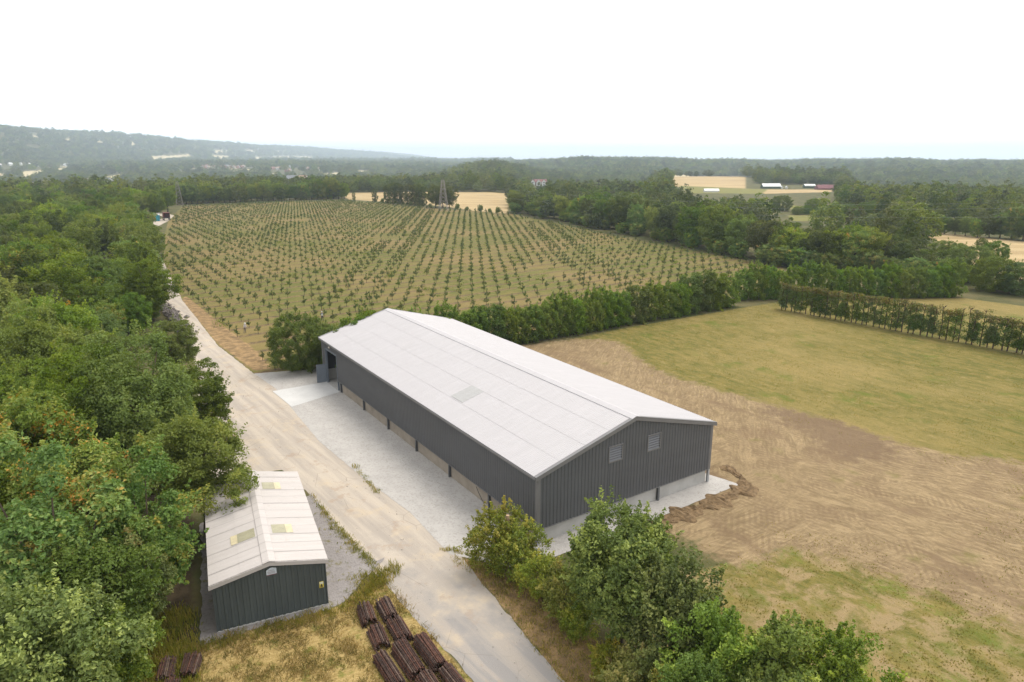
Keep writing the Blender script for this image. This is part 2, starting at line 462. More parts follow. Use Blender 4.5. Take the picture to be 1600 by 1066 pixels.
    s = lerp(nt.math('MULTIPLY', nt.step(nt.math('ADD', sxy.outputs[1], nt.math('MULTIPLY', sw, 14)), 66, 78), .8), s, s3)
    so = nt.mix(nt.step(s, .36, .66), (0.21, 0.15, 0.082), (0.40, 0.295, 0.165))
    so = nt.mix(nt.step(nzf, .55, .8, 0, .5), so, (0.20, 0.13, 0.07))
    so = nt.mix(nt.step(nt.noise(pos, .12, 8, .68, .5), .54, .68, 0, .7), so, (0.215, 0.145, 0.085))
    so = nt.mix(nt.step(nt.noise(pos, 2.2, 6, .75), .54, .75, 0, .55), so, (0.45, 0.335, 0.205))
    ws = nt.mix(nt.step(nt.noise(pos, .22, 5, .6), .60, .72, 0, .5), so, (0.16, 0.15, 0.04))
    ws = nt.mix(nt.step(nt.noise(nt.mapping(pos, R(50), (.5, 1.2, 1)), .22, 6, .62, .6), .53, .68, 0, .7), ws, (0.20, 0.135, 0.08))
    for rot, sc_, off in ((R(-42), .62, 3.0), (R(18), .70, 11.0), (R(-75), .55, 23.0)):      # tread prints of the dozer passes
        wv = nt.n('ShaderNodeTexWave', {'Vector': nt.mapping(pos, rot), 'Scale': sc_, 'Distortion': 1.6, 'Detail': 2.0, 'Detail Scale': .8}, bands_direction='X').outputs['Fac']
        pm = nt.step(nt.noise(nt.mapping(pos, rot, (.5, 1.3, 1), (off, off, 0)), .35, 5, .6, .4), .50, .60)
        ws = nt.mix(nt.math('MULTIPLY', nt.math('MULTIPLY', pm, nt.step(wv, .35, .75)), .42), ws, (0.19, 0.13, 0.075))
    ws = nt.mix(nt.math('MULTIPLY', mask('damp', 1.5, .2), .75), ws, (0.18, 0.122, 0.075))
    c = nt.mix(mask('soil', 1.3, .12, nt.math('ADD', nt.math('MULTIPLY', nz, .6), nt.math('MULTIPLY', nzm, .4))), c, ws)
    wh = nt.mix(nt.step(nt.noise(nt.mapping(pos, R(10), (.02, .12, 1)), 1, 5), .35, .65), (0.38, 0.275, 0.14), (0.52, 0.39, 0.21))
    c = nt.mix(mask('wheat', .25, .2, nzm), c, wh)
    c = nt.mix(mask('green', .25, .2, nzm), c, nt.mix(nzm, (0.15, 0.16, 0.045), (0.27, 0.24, 0.08)))
    c = nt.mix(nt.step(nt.attr('pale'), .3, .7), c, (0.55, 0.46, 0.28))
    h = nt.math('ADD', nt.math('MULTIPLY', s, .8), nt.math('ADD', nz, nt.math('MULTIPLY', nzf, .5)))
    nt.out(principled(nt, c, .95, nt.bump(h, .6, .2), .1))
    return m


# orchard lattice
OA = np.array([2.60, 2.10]); OB = np.array([-3.0, 4.45]); OO = np.array([-35.5, 93.5])
_rd = OA / np.linalg.norm(OA); _nrm = np.array([-_rd[1], _rd[0]])
ROWN = (_nrm[0], _nrm[1]); ROWC = float(OO @ _nrm); ROWD = float(OB @ _nrm)
build_ground()


def mat_road():
    m, nt = new_mat('road_surface')
    pos = nt.n('ShaderNodeTexCoord').outputs['Object']
    al = nt.mapping(pos, R(52), (0.06, .8, 1))
    n1 = nt.noise(al, 1.1, 7, .62); n2 = nt.noise(pos, .35, 7, .65); n3 = nt.noise(pos, 9, 4, .7)
    c = nt.mix(nt.step(n1, .34, .66), (0.40, 0.35, 0.30), (0.54, 0.465, 0.38))
    c = nt.mix(nt.step(n2, .52, .68, 0, .7), c, (0.56, 0.455, 0.33))
    c = nt.mix(nt.step(nt.noise(pos, .5, 8, .7), .56, .64, 0, .55), c, (0.40, 0.30, 0.22))
    sep = nt.n('ShaderNodeSeparateXYZ', {'Vector': pos})
    # bare tarmac shows through towards the camera, the yard is dusted with stone fines
    tar = nt.step(nt.math('ADD', sep.outputs[1], nt.math('MULTIPLY', nt.math('SUBTRACT', n2, .5), 26)), 33, 47, 1, 0)
    c = nt.mix(nt.math('MULTIPLY', tar, nt.step(n1, .38, .56, .2, .95)), c, (0.285, 0.268, 0.258))
    c = nt.mix(nt.step(n3, .55, .8, 0, .35), c, (0.25, 0.215, 0.18))
    vo = nt.n('ShaderNodeTexVoronoi', {'Vector': pos, 'Scale': 0.35, 'Randomness': 1}, feature='DISTANCE_TO_EDGE')
    crack = nt.math('MULTIPLY', nt.step(vo.outputs['Distance'], 0.0, .012, .5, 0), nt.step(nt.noise(pos, .2), .5, .6))
    c = nt.mix(crack, c, (0.2, 0.17, 0.14))
    nt.out(principled(nt, c, .9, nt.bump(n3, .25, .03), .2)); return m


def mat_gravel(name, lo, hi, weeds=0.0):
    m, nt = new_mat(name)
    pos = nt.n('ShaderNodeTexCoord').outputs['Object']
    vo = nt.n('ShaderNodeTexVoronoi', {'Vector': pos, 'Scale': 7.0})
    n2 = nt.noise(pos, .5, 7, .65); n3 = nt.noise(pos, 4, 5, .7)
    c = nt.mix(nt.step(n2, .3, .7), tuple(a * .86 for a in hi), hi)
    c = nt.mix(nt.step(nt.n('ShaderNodeSeparateColor', {'Color': vo.outputs['Color']}).outputs[0], .6, 1.0, 0, .45), c, lo)
    c = nt.mix(nt.step(n3, .62, .75, 0, .8), c, tuple(a * .55 for a in lo))
    c = nt.mix(nt.step(nt.noise(nt.mapping(pos, R(54), (.10, .8, 1)), .7, 5), .54, .7, 0, .35), c, tuple(a * .8 for a in hi))
    if weeds: c = nt.mix(nt.step(nt.noise(pos, .8, 7, .65), .54, .64, 0, weeds), c, (0.17, 0.15, 0.05))
    nt.out(principled(nt, c, .95, nt.bump(vo.outputs['Distance'], .5, .05), .15)); return m


M_ROAD = mat_road()
ROAD = [(2, 6), g(745, 1075), g(720, 1040), g(650, 970), g(590, 900), g(530, 830), g(480, 770), g(440, 735), g(335, 748), g(296, 690), g(312, 600), g(298, 535), g(257, 470), (-117, 216), g(226, 352), g(258, 340), (-190, 365), (-186, 370)] + \
       [g(272, 337), g(262, 346), g(238, 358), (-113, 218), g(285, 470), g(340, 540), g(396, 584), g(450, 600), g(520, 685), g(580, 735), g(660, 797), g(712, 858), g(762, 922), g(888, 1075), (8, 6)]
sheet('road', ROAD, 0.012, M_ROAD, .16, .5, 3)
YARD = [g(397, 584), g(431, 608), g(500, 691), g(560, 741), g(640, 801), g(702, 866), bl(-4.5, 0.5), bl(-3, -1.5), bl(-0.15, -1.9), bl(6, -2.1), bl(11.2, -2.05), bl(20.7, -1.9), bl(19.6, 2.5), bl(19.3, 20), bl(19.2, 47.7), bl(0, 50.4), g(500, 576)]
sheet('gravel_yard', YARD, 0.024, mat_gravel('pale_gravel', (0.32, 0.295, 0.27), (0.52, 0.492, 0.462)), .07, .4, 5)
SHEDG = [sl(-.9, -.75), sl(3, -.7), sl(7.3, -.6), sl(11.3, 3.6), g(588, 880), g(540, 838), g(484, 770), sl(7.0, 14.5), sl(-.8, 14.5)]
sheet('shed_gravel', SHEDG, 0.03, mat_gravel('grey_gravel', (0.19, 0.17, 0.16), (0.33, 0.30, 0.285), .75), .22, .4, 8)
M_CONC = surf('concrete', (0.50, 0.485, 0.46), .9, .10, .8, .2, bump=.15, dirt=(0.38, 0.36, 0.33))
M_PLN = surf('stained_concrete', (0.40, 0.345, 0.285), .9, .14, .7, .2, bump=.15, dirt=(0.28, 0.24, 0.20))
M_APRON = surf('apron_concrete', (0.60, 0.59, 0.575), .9, .07, .5, .2, bump=.15, dirt=(0.5, 0.48, 0.45))
sheet('concrete_apron', [bl(-6.95, 46.55), bl(0.05, 46.5), bl(0.05, 41.75), bl(-6.6, 39.7)], 0.042, M_APRON)

# ------------------------------------------------------------------ barn
M_CLAD = surf('anthracite_cladding', (0.118, 0.121, 0.128), .55, .07, .6, .35, stretch=(.3, .3, 1), dirt=(0.125, 0.122, 0.120))
M_TRIM = surf('grey_trim', (0.20, 0.195, 0.195), .5, .06, 1, .4)
M_STEEL = surf('painted_steel', (0.13, 0.135, 0.14), .5, .1, 2, .4)
M_GALV = surf('galvanised_steel', (0.50, 0.51, 0.52), .45, .15, 3, .5, metal=.35)
M_DARK = surf('dark_inside', (0.06, 0.06, 0.065), .9, .1, 1)  # interior and vent-gap shade put into the colour; also plain dark parts
M_DOOR = surf('blue_grey_door', (0.17, 0.195, 0.23), .5, .07, 1.2, .4)


def mat_roof(name, col, streak, lichen=None, seam=0.0, fine=6.0):
    m, nt = new_mat(name)
    pos = nt.n('ShaderNodeTexCoord').outputs['Object']
    a = nt.noise(nt.mapping(pos, 0, (.25, 2.2, 1)), 1.2, 7, .65); b = nt.noise(pos, .4, 6, .6)
    s = nt.noise(nt.mapping(pos, 0, (.02, .93, 1)), 1.0, 1, .5)
    c = nt.mix(nt.step(a, .3, .7), tuple(x * (1 - streak) for x in col), col)
    c = nt.mix(nt.step(b, .4, .7, 0, .6), c, tuple(x * (1 - streak * .6) for x in col))
    c = nt.mix(nt.step(s, .4, .6, 0, .35), c, tuple(x * (1 - streak * .8) for x in col))
    f = nt.noise(nt.mapping(pos, 0, (.06, fine, 1)), 1.0, 3, .7); c = nt.mix(nt.step(f, .35, .7, 0, .5), c, tuple(x * (1 - streak * 1.3) for x in col))
    if seam:
        fr = nt.math('FRACT', nt.math('DIVIDE', nt.math('ADD', nt.n('ShaderNodeSeparateXYZ', {'Vector': pos}).outputs[1], .25), seam)); c = nt.mix(nt.step(nt.math('ABSOLUTE', nt.math('SUBTRACT', fr, .05)), .02, .06, .55, 0), c, tuple(x * .55 for x in col))
    if lichen: c = nt.mix(nt.step(nt.noise(pos, 1.6, 8, .72), .58, .74, 0, .55), c, lichen)
    nt.out(principled(nt, c, .55, None, .35)); return m


M_ROOF = mat_roof('fibre_cement_roof', (0.560, 0.538, 0.548), .10)
M_ROOFL = mat_roof('rooflight_sheet', (0.47, 0.465, 0.46), .1)


def ribbed(mb, p0, p1, zb, zt, pitch=.333, depth=.035, out=(0, -1), zt_fn=None, mi=0):
    """Box-profile cladding from p0 to p1 (plan), real ribs standing out along `out`."""
    p0 = np.array(p0, float); p1 = np.array(p1, float); Ln = np.linalg.norm(p1 - p0); d = (p1 - p0) / Ln; o = np.array(out, float)
    s = [0.0]; off = [0.0]; k = 0
    while k * pitch < Ln:
        for f, q in ((.0, 0), (.36, 0), (.45, 1), (.85, 1), (.94, 0)):
            t = (k + f) * pitch
            if 0 < t < Ln: s.append(t); off.append(q * depth)
        k += 1
    s.append(Ln); off.append(0)
    vs = []; fs = []
    for i, (t, q) in enumerate(zip(s, off)):
        p = p0 + d * t + o * q; top = zt_fn(t) if zt_fn else zt
        vs += [(p[0], p[1], zb), (p[0], p[1], top)]
    flip = (d[1] * o[0] - d[0] * o[1]) < 0
    for i in range(len(s) - 1):
        f = (2 * i, 2 * i + 2, 2 * i + 3, 2 * i + 1); fs.append(tuple(reversed(f)) if flip else f)
    mb.add(vs, fs, mi)


def corr_sheet(mb, x0, z0, x1, z1, y0, y1, pitch=.22, amp=.03, lift=0.0, mi=0, n=6):
    """Corrugated sheet: waves run down the slope from (x0,z0) to (x1,z1)."""
    m = int(round((y1 - y0) / pitch * n)); ys = np.linspace(y0, y1, m + 1)
    dx, dz = x1 - x0, z1 - z0; ln = math.hypot(dx, dz); nx, nz = -dz / ln, dx / ln
    if nz < 0: nx, nz = -nx, -nz
    vs = []; fs = []
    for y in ys:
        w = amp * math.sin(2 * math.pi * y / pitch) + lift
        vs += [(x0 + nx * w, y, z0 + nz * w), (x1 + nx * (w + .014), y, z1 + nz * (w + .014))]
    for i in range(m): fs.append((2 * i, 2 * i + 1, 2 * i + 3, 2 * i + 2) if dx < 0 else (2 * i, 2 * i + 2, 2 * i + 3, 2 * i + 1))
    mb.add(vs, fs, mi)


def gable_z(t, w, he, hr): return he + (hr - he) * (1 - abs(t - w / 2) / (w / 2))


barn = thing('barn', 'long grey steel-clad barn with pale fibre cement roof on concrete plinth', 'barn', (*BO, 0), BA)
OP0, OP1, OPZ = 42.35, 46.05, 4.45
mb = MB()
ribbed(mb, (0, 0), (0, OP0 - .1), 1.30, HE - .08, out=(-1, 0)); ribbed(mb, (0, OP1 + .1), (0, L), .12, HE - .08, out=(-1, 0))
ribbed(mb, (0, OP0 - .1), (0, OP1 + .1), OPZ + .1, HE - .08, out=(-1, 0))
mb.build('side_cladding', M_CLAD, barn)
mb = MB(); ribbed(mb, (W, 0), (W, L), 1.30, HE - .08, out=(1, 0)); mb.build('side_cladding', M_CLAD, barn)
for yy, oo in ((0, -1), (L, 1)):
    mb = MB(); zf = lambda t: gable_z(t, W, HE, HR) - .10
    if yy == 0:   # gable with two louvre openings
        cuts = [(6.85, 8.15, 5.0, 6.22), (11.02, 12.35, 4.93, 6.2)]; x = 0
        for a, b, z0, z1 in cuts:
            ribbed(mb, (x, 0), (a, 0), 1.30, 0, out=(0, -1), zt_fn=lambda t, x=x: zf(t + x))
            ribbed(mb, (a, 0), (b, 0), 1.30, z0, out=(0, -1)); ribbed(mb, (a, 0), (b, 0), z1, 0, out=(0, -1), zt_fn=lambda t, a=a: zf(t + a)); x = b
        # split at the ridge so the top edge stays sharp
        ribbed(mb, (x, 0), (W, 0), 1.30, 0, out=(0, -1), zt_fn=lambda t, x=x: zf(t + x))
    else:
        ribbed(mb, (0, yy), (W / 2, yy), 1.30, 0, out=(0, oo), zt_fn=zf); ribbed(mb, (W / 2, yy), (W, yy), 1.30, 0, out=(0, oo), zt_fn=lambda t: zf(t + W / 2))
    mb.build('gable_cladding', M_CLAD, barn)
# roof: four tiers of sheets a side, each lapping over the one below
SLOPE = (HR - HE) / (W / 2)
for side in (0, 1):
    mb = MB(); e = -.28 if side == 0 else W + .28; ze = HE + SLOPE * (-.28)
    nt_ = 4
    for k in range(nt_):
        f0, f1 = k / nt_, (k + 1) / nt_
        xa, xb = e + (W / 2 - e) * f0, e + (W / 2 - e) * f1; za, zb_ = ze + (HR - ze) * f0, ze + (HR - ze) * f1
        xa2, za2 = xa - (W / 2 - e) * .008, za - (HR - ze) * .008
        corr_sheet(mb, xb, zb_, xa2 if k else xa, za2 if k else za, -.16, L + .16, lift=.05 + .0 * k)
    mb.build('roof', M_ROOF, barn)
# the translucent sheet
mb = MB(); x0, x1 = .9, 4.9
for (ya, yb, f0, f1) in ((14.9, 17.1, .255, .495),):
    e = -.28; ze = HE + SLOPE * e
    corr_sheet(mb, e + (W / 2 - e) * f1, ze + (HR - ze) * f1, e + (W / 2 - e) * f0, ze + (HR - ze) * f0, ya, yb, lift=.075)
mb.build('rooflight', M_ROOFL, barn)
mb = MB()
mb.prism([(W / 2 - .45, HR - .45 * SLOPE + .045), (W / 2, HR + .07), (W / 2 + .45, HR - .45 * SLOPE + .045), (W / 2 + .45, HR - .45 * SLOPE + .115), (W / 2, HR + .15), (W / 2 - .45, HR - .45 * SLOPE + .115)], -.2, L + .2)
mb.build('ridge_cap', M_ROOF, barn)
for yy in (-.215, L + .165):     # verge trims on both gables
    mb = MB()
    for s in (0, 1):
        xa = -.33 if s == 0 else W + .33; za = HE + SLOPE * (-.33)
        mb.prism([(xa, za - .24), (W / 2, HR - .24), (W / 2, HR + .07), (xa, za + .07)] if s == 0 else [(W / 2, HR - .24), (xa, za - .24), (xa, za + .07), (W / 2, HR + .07)], yy, yy + .05)
        mb.prism([(xa, za + .07), (W / 2, HR + .07), (W / 2, HR + .10), (xa, za + .10)] if s == 0 else [(W / 2, HR + .07), (xa, za + .07), (xa, za + .10), (W / 2, HR + .10)], yy - .01, yy + .30)
    mb.build('verge_trim', M_TRIM, barn)
for s in (0, 1):                # eaves gutters
    x = -.40 if s == 0 else W + .24
    mb = MB(); mb.prism([(x, HE - .20), (x + .16, HE - .20), (x + .16, HE - .04), (x + .13, HE - .04), (x + .13, HE - .17), (x + .03, HE - .17), (x + .03, HE - .04), (x, HE - .04)], -.14, L + .14)
    mb.build('gutter', M_TRIM, barn)
for x, y, sx, sy in ((0, 0, -1, -1), (W, 0, 1, -1), (0, L, -1, 1), (W, L, 1, 1)):
    mb = MB(); mb.box(min(x, x + sx * .06), max(x, x + sx * .06), min(y - sy * .22, y + sy * .06), max(y - sy * .22, y + sy * .06), 1.28, HE - .12)
    mb.box(min(x - sx * .22, x), max(x - sx * .22, x), min(y, y + sy * .06), max(y, y + sy * .06), 1.28, HE - .12)
    mb.build('corner_flashing', M_TRIM, barn)
mb = MB()
mb.box(-.06, .0, .06, OP0 - .12, 1.25, 1.295); mb.box(W, W + .06, .06, L - .06, 1.25, 1.295); mb.box(.06, W - .06, -.06, 0, 1.25, 1.295)
mb.build('drip_flashing', M_TRIM, barn)
def icol(mb, x, y, z1, dx, dy):   # I-section: flanges across dx
    if dx: mb.box(x - .10, x - .085, y - .10, y + .10, 0, z1).box(x + .085, x + .10, y - .10, y + .10, 0, z1).box(x - .084, x + .084, y - .006, y + .006, 0, z1)
    else: mb.box(x - .10, x + .10, y - .10, y - .085, 0, z1).box(x - .10, x + .10, y + .085, y + .10, 0, z1).box(x - .006, x + .006, y - .084, y + .084, 0, z1)
for i in range(8):
    y = L / 7 * i
    for x in (.02, W - .02):
        if i in (0, 7):
            continue
        mb = MB(); icol(mb, x, y if abs(y - OP0) > 1.6 else 41.4, 1.245, 1, 0); mb.build('column', M_STEEL, barn)
for x, y in ((.06, .04), (W - .06, .04), (W / 3, .02), (2 * W / 3, .02), (.06, L - .05), (W - .06, L - .05)):
    mb = MB(); icol(mb, x, y, 1.245, 0, 1); mb.build('column', M_GALV if y < 1 and (x < 1 or x > W - 1) else M_STEEL, barn)
MB().box(.13, .28, .28, 41.2, 0, 1.5).build('plinth_panel', M_PLN, barn); MB().box(W - .28, W - .13, .28, L - .28, 0, 1.5).build('plinth_panel', M_PLN, barn)
MB().box(.29, W - .29, .13, .28, 0, 1.5).build('plinth_panel', M_CONC, barn); MB().box(.29, W - .29, L - .28, L - .13, 0, 1.5).build('plinth_panel', M_CONC, barn)
mb = MB(); mb.box(.29, W - .29, .29, L - .29, .0, .07); mb.box(-.12, .28, 41.6, 46.2, .0, .062); mb.build('floor_slab', M_CONC, barn)
# dark sheets inside the walls: interior shade seen through the doorway, put into their colour
mb = MB(); mb.box(.30, W - .3, L - .42, L - .30, 1.5, HE - .3); mb.box(W - .42, W - .30, .3, L - .43, 1.5, HE - .3); mb.build('shade_lining', M_DARK, barn)
# door frame, small leaf standing open
mb = MB()
mb.box(-.10, .10, OP1 - .02, OP1 + .30, .05, OPZ + .22); mb.box(-.07, .10, OP0 - .16, OP0, .05, OPZ + .22); mb.box(-.08, .09, OP0, OP1 - .02, OPZ, OPZ + .22)
mb.box(-.16, -.10, OP1 - .02, OP1 + .06, .05, OPZ + .10)
mb.build('door_frame', M_DOOR, barn)
dm = Matrix.Translation((-.10, OP1 + .32, 0)) @ Matrix.Rotation(R(172), 4, 'Z')
mb = MB(); mb.box(.02, 1.22, -.03, .03, .10, 2.48, mat=dm); mb.box(.02, 1.22, -.05, -.031, 1.22, 1.30, mat=dm); mb.box(.02, .10, -.05, -.031, .10, 1.21, mat=dm); mb.box(1.14, 1.22, -.05, -.031, .10, 2.48, mat=dm)
leaf = mb.build('door', M_DOOR, barn)
mb = MB(); mb.box(1.05, 1.12, -.11, -.052, 1.02, 1.16, mat=dm); mb.build('handle', M_GALV, leaf)
mb = MB(); mb.box(-.14, -.08, 44.4, 44.75, 4.98, 5.16); lampb = mb.build('floodlight', surf('cream_casing', (0.62, 0.48, 0.36), .5), barn)
mb = MB(); mb.box(-.19, -.141, 44.43, 44.72, 5.0, 5.14); mb.build('lens', surf('lamp_lens', (0.75, 0.74, 0.70), .3), lampb)
for a, b, z0, z1 in ((6.85, 8.15, 5.0, 6.22), (11.02, 12.35, 4.93, 6.2)):
    mb = MB(); mb.box(a - .09, a, -.075, .06, z0 - .09, z1 + .09); mb.box(b, b + .09, -.075, .06, z0 - .09, z1 + .09); mb.box(a, b, -.075, .06, z0 - .09, z0); mb.box(a, b, -.095, .06, z1, z1 + .09)
    fr = mb.build('louvre_vent', M_TRIM, barn)
    mb = MB(); n = 6; hh = (z1 - z0) / n
    for k in range(n):
        z = z0 + hh * k + .02; mb.add([(a, -.05, z), (b, -.05, z), (b, .05, z + hh * .5), (a, .05, z + hh * .5), (a, -.05, z + .02), (b, -.05, z + .02), (b, .05, z + hh * .5 + .02), (a, .05, z + hh * .5 + .02)],
                                      [(0, 1, 2, 3)[::-1], (4, 5, 6, 7), (0, 1, 5, 4), (1, 2, 6, 5), (2, 3, 7, 6), (3, 0, 4, 7)])
    mb.build('slats', surf('louvre_slats', (0.20, 0.205, 0.22), .4, .05, 1, .4) if a < 8 else bpy.data.materials['louvre_slats'], fr)
    mb = MB(); mb.box(a, b, .055, .06, z0, z1); mb.build('shade_backing', M_DARK, fr)  # dark sheet behind the slats, shade of the gaps put into its colour
mb = MB(); mb.tube([(-.16, 8.6, 1.25), (-.28, 8.1, 1.05), (-.30, 7.5, .62), (-.22, 7.1, .12)], .025, 6); mb.build('cable', surf('black_rubber', (0.03, 0.03, 0.03), .6), barn)

# ------------------------------------------------------------------ small shed
M_SCLAD = surf('green_grey_cladding', (0.082, 0.096, 0.094), .6, .1, .8, .35, stretch=(1, 1, .3), dirt=(0.09, 0.10, 0.10))
M_SROOF = mat_roof('weathered_roof', (0.60, 0.55, 0.52), .11, (0.42, 0.36, 0.29), seam=(13.25 + .5) / 12)
M_SLITE = surf('yellowed_rooflight', (0.36, 0.335, 0.22), .4, .12, 2, .4)
M_SLITE2 = surf('patched_rooflight', (0.60, 0.52, 0.33), .4, .1, 2, .4)
SW, SL_, SE, SR = 6.59, 13.25, 3.38, 4.08
shed = thing('shed', 'small green-grey shed with white sheet roof beside the road', 'shed', (*SO, 0), SA)
SS = (SR - SE) / (SW / 2)
mb = MB(); ribbed(mb, (0, 0), (0, SL_), .08, SE - .05, .36, .045, (-1, 0)); ribbed(mb, (SW, 0), (SW, SL_), .08, SE - .05, .36, .045, (1, 0)); mb.build('side_cladding', M_SCLAD, shed)
for yy, oo in ((0, -1), (SL_, 1)):
    mb = MB(); zf = lambda t: gable_z(t, SW, SE, SR) - .06
    ribbed(mb, (0, yy), (SW / 2, yy), .08, 0, .366, .05, (0, oo), zf); ribbed(mb, (SW / 2, yy), (SW, yy), .08, 0, .366, .05, (0, oo), lambda t: zf(t + SW / 2))
    mb.build('gable_cladding', M_SCLAD, shed)
mb = MB(); mb.box(-.05, SW + .05, -.10, SL_ + .05, 0, .075); mb.build('base_slab', M_CONC, shed)
for x, y in ((-.05, -.05), (SW - .01, -.05)):
    mb = MB(); mb.box(x, x + .06, y - .02, y + .10, .085, SE - .07); mb.build('corner_flashing', M_SCLAD, shed)
NSH = 12; pw = (SL_ + .5) / NSH
for side in (0, 1):
    mb = MB(); e = -.18 if side == 0 else SW + .18; ze = SE + SS * -.18
    for k in range(NSH):     # lapped sheets, each seam a real step
        y0 = -.25 + pw * k
        for f0, f1 in ((0, .52), (.52, 1)):
            xa, xb = e + (SW / 2 - e) * f0, e + (SW / 2 - e) * f1; za, zb_ = ze + (SR - ze) * f0, ze + (SR - ze) * f1
            corr_sheet(mb, xb, zb_, xa, za, y0, y0 + pw + .03, .14, .014, .05 + .012 * (k % 2), n=5)
    mb.build('roof', M_SROOF, shed)
mb = MB()
mb.prism([(SW / 2 - .38, SR - .38 * SS + .085), (SW / 2, SR + .10), (SW / 2 + .38, SR - .38 * SS + .085), (SW / 2 + .38, SR - .38 * SS + .115), (SW / 2, SR + .14), (SW / 2 - .38, SR - .38 * SS + .115)], -.3, SL_ + .3)
mb.build('ridge_cap', M_SROOF, shed)
mb = MB()
for s in (0, 1):
    xa = -.22 if s == 0 else SW + .22; za = SE + SS * -.22
    mb.prism([(xa, za - .20), (SW / 2, SR - .20), (SW / 2, SR + .055), (xa, za + .055)] if s == 0 else [(SW / 2, SR - .20), (xa, za - .20), (xa, za + .055), (SW / 2, SR + .055)], -.30, -.26)
mb.build('verge_trim', M_SROOF, shed)
def roofpatch(nm, x0, x1, y0, y1, mat):
    zz = lambda x: gable_z(x, SW, SE, SR)
    mb = MB(); corr_sheet(mb, *((x1, zz(x1), x0, zz(x0)) if x0 < SW / 2 else (x0, zz(x0), x1, zz(x1))), y0, y1, .14, .014, .085, n=5)
    return mb.build(nm, mat, shed)
for y0 in (3.35, 10.2):
    for xs in ((1.72, 2.80), (3.85, 4.72)): roofpatch('rooflight', *xs, y0, y0 + pw, M_SLITE)
    for xs in ((1.30, 1.72), (4.72, 5.15)): roofpatch('rooflight', *xs, y0, y0 + pw, M_SLITE2)
# signs fixed to the shed gable
sg = thing('shed_sign', 'white house-shaped sign under the gable peak of the small shed', 'sign', (*sl(3.08, -.06), 3.10), SA)
MB().prism([(0, 0), (.60, 0), (.60, .42), (.36, .50), (.24, .50), (0, .36)], -.02, 0).build('board', surf('sign_white', (0.66, 0.72, 0.78), .4, .05), sg)
mb = MB(); M_SIGNT = surf('sign_print', (0.36, 0.30, 0.32), .5)
for z, x0, x1 in ((.30, .12, .46), (.20, .06, .54), (.115, .08, .52)):
    mb = MB(); x = x0
    while x < x1 - .03:
        w = rnd.choice((.025, .035, .045)); mb.box(x, min(x + w, x1), -.026, -.0205, z, z + .045); x += w + .014
    mb.build('lettering', M_SIGNT, sg)
mb = MB(); mb.box(.0, .60, -.025, -.0205, .0, .05); mb.build('stripe', surf('sign_maroon', (0.22, 0.10, 0.12), .5), sg)
ws = thing('warning_sign', 'yellow and white warning sign near the right corner of the shed', 'sign', (*sl(6.15, -.06), 1.36), SA)
MB().box(0, .27, -.02, 0, 0, .44).build('board', surf('sign_yellow', (0.75, 0.60, 0.10), .4, .04), ws)
MB().box(.02, .25, -.024, -.0205, .27, .42).build('white_panel', surf('sign_cream', (0.78, 0.77, 0.62), .4, .04), ws)
mb = MB(); mb.prism([(.05, .12), (.22, .12), (.135, .29)], -.029, -.0245); mb.box(.04, .23, -.025, -.0205, .03, .06); mb.box(.04, .20, -.025, -.0205, .075, .10); mb.build('symbol', surf('sign_black', (0.03, 0.03, 0.03), .5), ws)

# ------------------------------------------------------------------ bundles of dark stakes
M_STAKE = [surf('creosoted_stake', (0.055, 0.029, 0.022), .8, .45, 3, .3), surf('reddish_stake', (0.10, 0.045, 0.030), .8, .45, 3, .3), surf('grey_stake', (0.12, 0.08, 0.062), .8, .4, 3, .3)]
M_WIRE = surf('rusty_wire', (0.16, 0.09, 0.06), .5, .2, 4)
def bundle(name, label, x, y, z, deg, ln, wd, rows, seed, top_only=False):
    r = random.Random(seed); t = thing(name, label, 'stake bundle', (x, y, z), R(deg), 'tied bundles of dark wooden stakes')
    rad = .052; n0 = int(wd / (rad * 1.95)); last = 0
    for row in range(rows):
        n = n0 - int(row * .6) - (2 if row == rows - 1 else 0)
        for k in range(n):
            yy = (k - (n - 1) / 2) * rad * 1.95; zz = rad + row * rad * 1.75 + r.uniform(-.01, .02)
            if row < rows - 2 and 2 < k < n - 3: continue      # hidden core
            j = r.uniform(-.13, .13); sk = r.uniform(-.06, .06); zz += r.uniform(-.02, .03) if row >= rows - 2 else 0
            mb = MB(); mb.tube([(-ln / 2 + j, yy, zz), (0, yy + sk * .3, zz + r.uniform(-.008, .012)), (ln / 2 + j, yy + sk, zz + r.uniform(-.02, .01))], [rad * r.uniform(.8, .95), rad * r.uniform(.9, 1.0), rad * r.uniform(.85, 1)], 7)
            mb.build('stake', r.choices(M_STAKE, (5, 3, 2))[0], t, smooth=False)
    h = rad * 2 + (rows - 1) * rad * 1.75 + .02; hw = n0 * rad * .99
    for xx in (-ln * .3, ln * .28):
        tw = hw - (rows - 1) * rad * .8
        MB().tube([(xx, -hw, .03), (xx, -tw, h), (xx, 0, h + .02), (xx, tw, h), (xx, hw, .03)], .012, 5).build('wire_tie', M_WIRE, t)
    return t
BT = 'bundle of dark stakes in dry grass by the road, '
bundle('stake_bundle', BT + 'far left of the small four', -9.15, 37.1, 0, 113, 1.85, 1.1, 6, 1)
bundle('stake_bundle', BT + 'far right of the small four', -7.95, 37.55, 0, 117, 1.9, 1.1, 6, 2)
bundle('stake_bundle', BT + 'near left of the small four', -8.0, 35.0, 0, 115, 1.8, 1.1, 6, 3)
bundle('stake_bundle', BT + 'near right of the small four', -6.85, 35.6, 0, 119, 1.95, 1.2, 6, 4)
bundle('stake_bundle', 'long bundle of dark stakes leading the large stack by the road', -5.9, 33.0, 0, 122, 2.8, 1.2, 8, 5)
bundle('stake_bundle', 'long bundle of dark stakes on the road side of the large stack', -4.75, 33.55, 0, 122, 2.8, 1.1, 8, 6)
